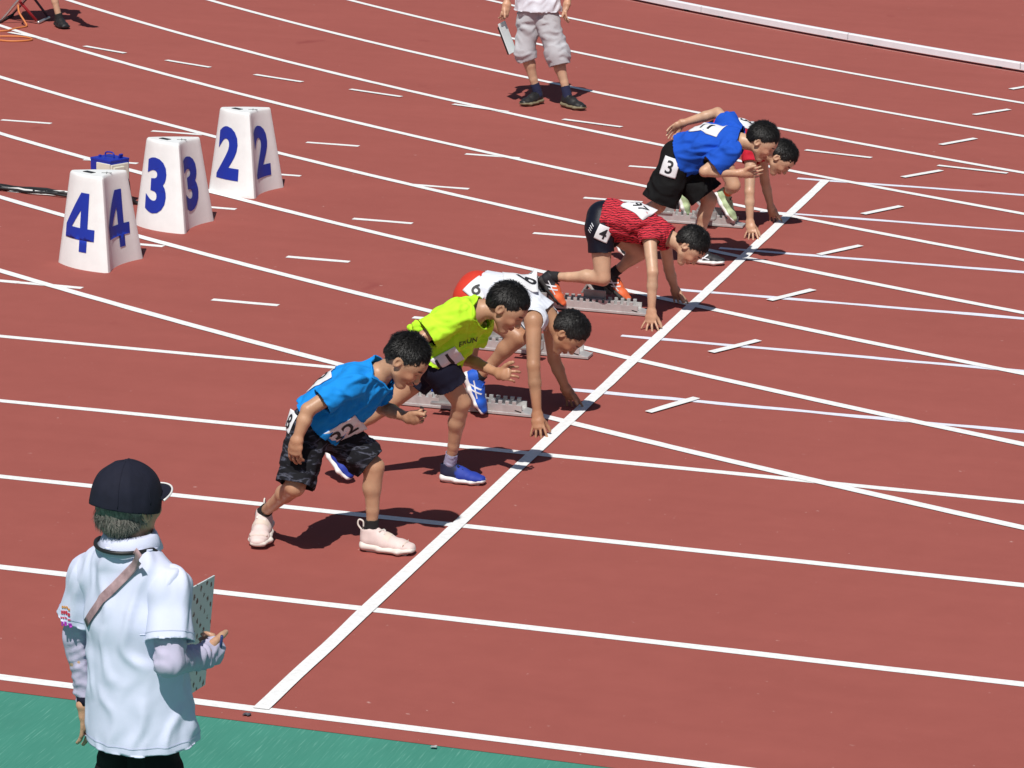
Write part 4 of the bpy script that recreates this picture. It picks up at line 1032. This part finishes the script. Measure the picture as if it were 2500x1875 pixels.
P3.bib('shirt', (-.170, 7.98, .835), (.85, -.5, .3), (-.2, .9, .2), (-.30, -.30, .90), .20, .13, '11', .07)

# ------------------------------------------------------------------ athlete in lane 2: mostly hidden, red top
M_CRIM = cloth('crimson_jersey', (.50, .015, .035)); M_GRS = mat('pale_green_knit', (.36, .47, .27), rough=.65, noise=.25, nscale=22, rgb2=(.60, .74, .42)); M_ORSK = mat('orange_sock', (.80, .12, .03), rough=.9)
P2 = Person('farthest crouching athlete in red top half hidden behind the cobalt shirt, pale green shoes', 'person', dict(
    pel=(-.385, 9.20, .595), chest=(-.240, 9.20, .592), neck=(-.085, 9.20, .510), head=(.030, 9.20, .470),
    shR=(-.133, 9.06, .485), elR=(-.112, 8.96, .284), wrR=(-.093, 8.92, .098), shL=(-.130, 9.36, .470), elL=(-.110, 9.42, .270), wrL=(-.068, 9.45, .092),
    hipR=(-.378, 9.12, .540), knR=(-.245, 9.10, .290), hipL=(-.388, 9.28, .545), knL=(-.480, 9.30, .250)), 1.0, SK2)
P2.shoes(('toe', (-.258, 9.165, .030), (.62, -.12, -.76), (.75, 0, .62), 1.04), ('toe', (-.590, 9.235, .035), (.36, -.04, -.93), (.9, 0, .4), 1.04), (M_GRS, M_WHITE, M_WHITE, M_BLACK))
P2.body(((.50, -.12, -.86), (.86, 0, .5), .92), {
    'R': ((-.075, 8.888, .046), (-.95, .15, 0), (.04, -.62, -.78), dict(curl=-.20, spread=.24, thumb=(.66, .35, -.78), s=1.12)),
    'L': ((-.050, 9.462, .044), (-.95, 0, 0), (.3, .3, -.9), dict(curl=.12, spread=.16, thumb=(.6, -.6, -.5), s=1.10))})
P2.hair(M_HAIR, thick=0.008, strands=6000, ln=0.022, spike=0.35)
P2.shirt(M_CRIM, (.15, .15), .009, .02, fold=.004, lam=.05, sag=.015)
P2.shorts(M_BLK3, (.5, .45), .014, .010, fold=.003)
P2.socks(M_ORSK, .060, .028)
P2.bib('shirt', (-.200, 9.19, .680), (.5, -.9, 0), (.8, .5, 0), (.05, -.20, .97), .15, .15, '3', .075)

# ------------------------------------------------------------------ officials
def trousers(s, m, cuff=(1.0, 1.0), loose=.016, hemr=.012, fold=.007, lam=.07, name='trousers', top=.08, blouse=0.0):
    J, k = s.J, s.s; sd = s.side; sp = unit(J['chest']-J['pel']); parts = []
    for q, t in zip('RL', cuff):
        hp, kn, an = J['hip'+q], J['kn'+q], J['an'+q]; d = unit(an-kn); e = kn+(an-kn)*t; f = Field(s.h+.001)
        f.cap(J['hipR'], J['hipL'], .077*k+loose, None, .03); f.cap(J['pel'], J['pel']+sp*top, .087*k+.002, .086*k+.002, .03, sd, 1.18)
        f.cap(hp, kn, .074*k+loose, .048*k+loose+hemr+blouse, .03); f.cap(kn, e+d*.06, .048*k+loose+hemr+blouse, .040*k+loose+hemr, .03)
        parts.append(garment(f, [(e, d, e+d*.04, .17)], [(s.seed+7, fold, unit(d+np.array([.4, .2, 0])), lam), (s.seed+9, fold*.7, np.cross(d, sd), lam*.7)]))
    V, F = s._join(parts); s.surf['trousers'] = BVHTree.FromPolygons([Vector(v) for v in V], [tuple(q) for q in F])
    o = s.part(name, V, F, m); solidify(o, .004); return s

M_POLO = cloth('white_polo_knit', (.65, .685, .86), noise=.03, bump=.2); M_TRB = cloth('black_trousers', (.008, .008, .009))
M_UV = cloth('lavender_arm_cover', (.50, .47, .62), noise=.05); M_SHBLK = mat('black_trainer', (.014, .014, .015), rough=.55, noise=.3, nscale=20)
PN = Person('official seen from behind in white polo shirt and navy cap on the green apron', 'person', dict(
    pel=(.452, -2.195, .830), chest=(.440, -2.200, 1.120), neck=(.424, -2.205, 1.335), head=(.424, -2.185, 1.448),
    shR=(.566, -2.240, 1.228), elR=(.603, -2.330, 1.040), wrR=(.619, -2.110, .990), shL=(.284, -2.155, 1.212), elL=(.225, -2.125, 1.010), wrL=(.255, -2.120, .800),
    hipR=(.508, -2.215, .800), knR=(.525, -2.210, .440), hipL=(.396, -2.180, .800), knL=(.372, -2.165, .440)), 1.13, SK2, h=.0065); PN.hb = .005
PN.shoes(('heel', (.500, -2.28, 0), (.25, .97, 0), (0, 0, 1), 1.1), ('heel', (.350, -2.23, 0), (.05, 1, 0), (0, 0, 1), 1.1), (M_SHBLK, M_WHITE, M_SOLE, M_BLACK))
PN.body(((.36, .93, .02), (.03, .02, 1), .97), {
    'R': ((.634, -2.048, .993), (-.25, .0, -.95), (.12, .98, .05), dict(curl=-1.2, spread=.03, thumb=(.4, .75, .5), s=1.2, wr_r=.024)),
    'L': ((.262, -2.115, .728), (.5, .8, 0), (.06, .03, -1), dict(curl=.35, spread=.03, thumb=(.3, .5, -.8), s=1.2, wr_r=.024))})
M_GREY = mat('grey_hair', (.10, .092, .085), rough=.5, noise=.5, nscale=140, bump=.6, bscale=260, stretch=(1, 1, .3), rgb2=(.24, .225, .20))
PN.hair(M_GREY, thick=.004, strands=9000, ln=.036, spike=.22, zmax=.0, line=[(-.12, -.095), (-.055, -.095), (-.030, -.090), (-.012, -.075), (.018, -.050), (.034, .010), (.055, .050), (.12, .055)])
PN.shirt(M_POLO, (.70, .66), .018, .085, fold=.007, flare=.034, lam=.075, sag=0.0, collar=.004, unify=False, f2=.10, sharp=3.0)
M_STIT = cloth('polo_stitching', (.60, .635, .80))
_V, _F = PN.cloth; _J = PN.J; _sp = unit(_J['chest']-_J['pel'])
for _p, _n, _k in ((_J['pel']-_sp*.062, _sp, lambda V: np.linalg.norm(V-_J['pel'], axis=1) < .30), (_J['shR']+(_J['elR']-_J['shR'])*.60, _J['elR']-_J['shR'], lambda V: np.linalg.norm(V-(_J['shR']+(_J['elR']-_J['shR'])*.60), axis=1) < .085), (_J['shL']+(_J['elL']-_J['shL'])*.56, _J['elL']-_J['shL'], lambda V: np.linalg.norm(V-(_J['shL']+(_J['elL']-_J['shL'])*.56), axis=1) < .085)):
    _a, _b = stitch(_V, _F, _p, _n, _k)
    if len(_b): PN.part('hem_stitching', _a, _b, M_STIT)
# turned-down collar
J = PN.J; nd = unit(J['head']-J['neck']); V = []; F = []; n = 36; fw = np.array([.27, .96, 0])
for i in range(n+1):
    a = math.radians(-158+316*i/n)+math.pi; d = np.array([math.cos(a)*fw[0]-math.sin(a)*fw[1], math.cos(a)*fw[1]+math.sin(a)*fw[0], 0])
    c = J['neck']+np.array([.004, .006, 0]); bk = .5-.5*math.cos(a)
    V += [c+d*.064+nd*.030, c+d*.068+nd*.044, c+d*.078+nd*.036, c+d*(.098)+nd*(-.006-.004*bk)+np.array([0, 0, .003*math.sin(i*1.7)])]
for i in range(n):
    for j in range(3): F.append((i*4+j, i*4+j+1, (i+1)*4+j+1, (i+1)*4+j))
o = PN.part('collar', np.array(V), F, M_POLO); solidify(o, .003)
trousers(PN, M_TRB, (.92, .92), .004, .008, top=.01)
for q, (t0, t1) in (('R', (.62, 1.0)), ('L', (.60, 1.0))):                     # sun-protection arm covers
    sh, el, wr = J['sh'+q], J['el'+q], J['wr'+q]; f = Field(.006); k = PN.s
    a = sh+(el-sh)*.45; d = unit(wr-el); kn = {'R': np.array((.634, -2.048, .993)), 'L': np.array((.262, -2.115, .728))}[q]
    f.cap(a, el, .042*k, .036*k, .015); f.cap(el, wr, .036*k, .025*k, .012); f.cap(wr, kn, .025*k, .027*k, .01, (0, 0, 1), 1.3)
    e = kn+unit(kn-wr)*.012 if q == 'R' else wr
    V, F = garment(f, [(e, d if q == 'L' else unit(kn-wr), e, .1), (a, sh-el, a, .1)], [(21, .0042, np.cross(d, (0, 0, 1)), .024, .005)]); o = PN.part('arm_cover', V, F, M_UV); solidify(o, .002)
V, F = tube_np(np.array([J['wrL']+np.array([0, 0, .03]), J['wrL']+np.array([.001, 0, .005])]), .036); PN.part('wristband', V, F, M_NAVY)
# cap: crown, brim with white edge, button, seams
W, A, hs = PN.W, PN.A, PN.hs; f = Field(.005)
f.ell(W((-.012, 0, .036)), A, np.array((.114, .095, .110))*hs, .01); f.ell(W((-.02, 0, .000)), A, np.array((.110, .092, .08))*hs, .02)
M_CAP = cloth('navy_cap_cotton', (.012, .013, .026), noise=.15, ns=30)
V, F = garment(f, [(W((0, 0, -.004)), W((-.25, 0, -1))-W((0, 0, 0)), W((0, 0, -.06)), .4)], [(31, .003, A[2], .06, .01)]); o = PN.part('cap_crown', V, F, M_CAP); solidify(o, .003)
V = []; F = []; nb = 22
for i in range(nb+1):
    a = math.radians(-62+124*i/nb)
    for j in range(6):
        r = j/5; x = -.012+math.cos(a)*(.106+r*.066*math.cos(a)**.5); y = math.sin(a)*(.090+.004*r); V.append(W((x, y, .040-.008*r*math.cos(a)-.9*y*y*(1+1.2*r))))
for i in range(nb):
    for j in range(5): F.append((i*6+j, i*6+j+1, (i+1)*6+j+1, (i+1)*6+j))
br = PN.part('cap_brim', np.array(V), F, M_CAP); solidify(br, .003)
V2, F2 = tube_np(np.array([V[i*6+5] for i in range(nb+1)]), .0032, 6); PN.part('brim_piping', V2, F2, M_WHITE, br)
f = Field(.003); f.ell(W((-.012, 0, .146)), A, np.array((.010, .010, .005))*hs, .004); V, F = f.mesh(); PN.part('cap_button', V, F, M_CAP)
bv = BVHTree.FromPolygons([Vector(v) for v in np.array([q.co for q in o.data.vertices])+PN.off], [tuple(p.vertices) for p in o.data.polygons])
for i in range(6):
    a = math.radians(30+60*i); pts = []
    c0 = Vector(W((-.012, 0, .02)))
    for e in np.linspace(.10, 1.5, 14):
        dr = Vector(unit(math.cos(e)*(math.cos(a)*A[0]+math.sin(a)*A[1])+math.sin(e)*A[2])); h = bv.ray_cast(c0+dr*.3, -dr, .4)
        if h[0] is not None: pts.append(h[0])
    if len(pts) > 3: V, F = tube_np(np.array(pts), .0016, 5); PN.part('cap_seam', V, F, M_CAP)
# lanyard, cross-body strap, hem of the sleeve print
ang = np.radians(np.linspace(95, 445, 40)); pts = []
for a in ang:
    d = np.array([math.cos(a), math.sin(a), 0]); pts.append(J['neck']+d*(.096+.004*math.sin(a*3))+np.array([0, 0, .008-.075*max(0, d@np.array([.27, .96, 0]))]))
pts = np.array(pts); V, F = tube_np(pts, .006, 6); PN.part('lanyard', V, F, M_BLACK)
bkn = np.array([-.36, -.93, .05]); rt = np.array([.93, -.36, 0])
M_STRAP = mat('dusty_pink_strap', (.36, .21, .23), rough=.8, noise=.5, nscale=22, rgb2=(.55, .36, .38))
PN.bib('shirt', (.422, -2.30, 1.238), rt*.62+np.array([0, 0, .78]), (-.78, .3, .6), bkn, .33, .027, m=M_STRAP, lift=.008, name='bag_strap')
for z, c_, h_, nm in ((1.118, (.72, .30, .05), .006, 'o'), (1.102, (.60, .03, .06), .010, 'r'), (1.086, (.66, .05, .10), .004, 'r2'), (1.068, (.38, .03, .42), .013, 'p')):
    for i in range(4):
        PN.bib('shirt', (.222+i*.0125, -2.172+i*-.002, z+.002*((i*7) % 3)), (.95, -.3, .02*i), (0, 0, 1), (-.50, -.86, .1), .008, h_, m=mat('sleeve_print_'+nm, c_), lift=.003, name='sleeve_print')

def board_mat(name, base):
    m = mat(name, base, rough=.5); N = m.node_tree.nodes; L = m.node_tree.links
    tc = N.new('ShaderNodeTexCoord'); mp = N.new('ShaderNodeMapping'); mp.inputs['Rotation'].default_value = (math.radians(32), 0, 0); L.new(tc.outputs['Object'], mp.inputs[0])
    v = N.new('ShaderNodeTexVoronoi'); v.inputs['Scale'].default_value = 24; v.inputs['Randomness'].default_value = .2; L.new(mp.outputs[0], v.inputs['Vector'])
    n = N.new('ShaderNodeTexNoise'); n.inputs['Scale'].default_value = 160; L.new(tc.outputs['Object'], n.inputs['Vector'])
    ad = N.new('ShaderNodeMath'); ad.operation = 'MULTIPLY_ADD'; L.new(n.outputs['Fac'], ad.inputs[0]); ad.inputs[1].default_value = .5; L.new(v.outputs['Distance'], ad.inputs[2])
    r = N.new('ShaderNodeValToRGB'); e = r.color_ramp.elements; e[0].position = .40; e[0].color = (.05, .04, .035, 1); e[1].position = .47; e[1].color = (*base, 1)
    L.new(ad.outputs[0], r.inputs[0]); L.new(r.outputs[0], N['Principled BSDF'].inputs['Base Color']); return m
cb = thing('clipboard', 'pale patterned clipboard held by the official in the navy cap', 'clipboard', (.535, -1.960, .985)); cb.rotation_euler = (math.radians(-7), math.radians(3), math.radians(2))
bm = bmesh.new(); bm_box(bm, (0, 0, 0), (.005, .25, .34), None, .001); bm_obj('board', bm, board_mat('patterned_board', (.68, .75, .77)), cb)
bm = bmesh.new(); bm_box(bm, (-.0045, 0, .0), (.002, .20, .29)); bm_obj('paper', bm, M_WHITE, cb)
bm = bmesh.new(); bm_box(bm, (-.009, 0, .143), (.010, .10, .022), None, .003); bm_obj('clip', bm, M_STEEL, cb)
V, F = tube_np(np.array([(.650, -2.055, .985), (.658, -2.068, 1.015), (.667, -2.082, 1.048)]), [.0035, .0045, .0045]); tag(link('pen', pymesh('pen', V, F), mat('blue_pen', (.03, .05, .18), rough=.3)), 'dark blue pen in the hand of the official in the navy cap', 'pen')

# official on the far lanes: grey rolled trousers
M_GRTR = cloth('light_grey_cotton', (.47, .465, .49), noise=.05); M_WT = cloth('white_tee', (.74, .75, .82))
M_BRSH = mat('black_leather_trainer', (.018, .018, .018), rough=.45, noise=.3, nscale=25); M_TANS = mat('tan_midsole', (.20, .17, .10), rough=.7); M_NVS = mat('navy_sock', (.012, .016, .055), rough=.9)
PO = Person('official in rolled light grey trousers and white tee, cut off by the top edge', 'person', dict(
    pel=(-2.735, 13.26, .800), chest=(-2.735, 13.26, 1.03), neck=(-2.730, 13.26, 1.265), head=(-2.715, 13.235, 1.40),
    shR=(-2.905, 13.24, 1.19), elR=(-2.985, 13.30, .96), wrR=(-2.968, 13.21, .760), shL=(-2.565, 13.28, 1.19), elL=(-2.475, 13.32, .97), wrL=(-2.488, 13.22, .790),
    hipR=(-2.795, 13.25, .735), knR=(-2.812, 13.20, .415), hipL=(-2.672, 13.26, .735), knL=(-2.550, 13.21, .405)), 1.20, SK2, h=.0075); PO.hb = .006
PO.shoes(('toe', (-2.790, 13.06, 0), (-.40, -.90, 0), (0, 0, 1), 1.12), ('toe', (-2.285, 13.065, 0), (.72, -.45, 0), (0, 0, 1), 1.15), (M_BRSH, M_TANS, M_SOLE, M_BLACK))
PO.body(((.35, -.93, -.1), (0, 0, 1), 1.02), {
    'R': ((-2.972, 13.18, .690), (.7, .5, 0), (.02, -.15, -1), dict(curl=.7, spread=.03, thumb=(.3, -.6, -.6), s=1.2, wr_r=.024)),
    'L': ((-2.500, 13.19, .720), (-.6, .7, 0), (.0, -.1, -1), dict(curl=-.35, spread=.05, thumb=(-.4, -.6, -.7), s=1.2, wr_r=.024))})
PO.hair(M_HAIR, thick=.008, strands=2500, ln=.02)
PO.shirt(M_WT, (.75, .75), .022, .070, fold=.010, flare=.030, lam=.11)
trousers(PO, M_GRTR, (.22, .26), .007, .012, fold=.014, lam=.10, blouse=.006, top=.01)
PO.socks(M_NVS, .075, .028)
cb2 = thing('clipboard', 'white clipboard with black back hanging from the hand of the grey-trousered official', 'clipboard', (-2.945, 13.165, .515)); cb2.rotation_euler = (math.radians(4), math.radians(-22), math.radians(-6))
bm = bmesh.new(); bm_box(bm, (0, 0, 0), (.006, .15, .25), None, .004); bm_obj('board', bm, mat('pale_board', (.74, .80, .80), rough=.4), cb2)
bm = bmesh.new(); bm_box(bm, (-.010, 0, -.01), (.014, .146, .225), None, .003); bm_obj('black_backing', bm, M_BLACK, cb2)
bm = bmesh.new(); bm_box(bm, (.007, 0, .115), (.010, .09, .02), None, .002); bm_obj('clip', bm, M_STEEL, cb2)

# seated helper by the stool
PS = Person('seated helper in the top left corner, only a bare shin and black shoe in view', 'person', dict(
    pel=(-8.20, 15.74, .535), chest=(-8.20, 15.73, .78), neck=(-8.17, 15.71, 1.00), head=(-8.13, 15.67, 1.13),
    shR=(-8.34, 15.62, .93), elR=(-8.25, 15.48, .72), wrR=(-8.02, 15.45, .66), shL=(-8.02, 15.84, .93), elL=(-7.93, 15.80, .72), wrL=(-7.85, 15.62, .66),
    hipR=(-8.24, 15.66, .50), knR=(-7.88, 15.50, .505), hipL=(-8.12, 15.80, .50), knL=(-7.80, 15.63, .57)), 1.15, SK2, h=.009); PS.hb = .006
PS.shoes(('toe', (-7.640, 15.36, 0), (.65, -.72, 0), (0, 0, 1), 1.10), ('toe', (-7.42, 15.28, .46), (.85, -.5, .1), (0, 0, 1), 1.10), (M_SHBLK, M_SHBLK, M_SOLE, M_BLACK))
PS.body(((.75, -.65, -.1), (0, 0, 1), 1.02), {
    'R': ((-7.96, 15.44, .645), (.3, -.9, 0), (1, -.1, -.2), dict(curl=.4, spread=.05, thumb=(.6, .5, .3), s=1.15, wr_r=.024)),
    'L': ((-7.83, 15.57, .645), (.9, .2, 0), (.2, -1, -.2), dict(curl=-.4, spread=.05, thumb=(-.6, -.5, .3), s=1.15, wr_r=.024))})
PS.hair(M_HAIR, thick=.008, strands=2000, ln=.02)
PS.shirt(M_WT, (.7, .7), .02, .06, fold=.007, lam=.07)
PS.shorts(M_NAVY, (.85, .85), .02, .02)
PS.socks(mat('black_low_sock', (.012, .012, .013), rough=.9), .03)
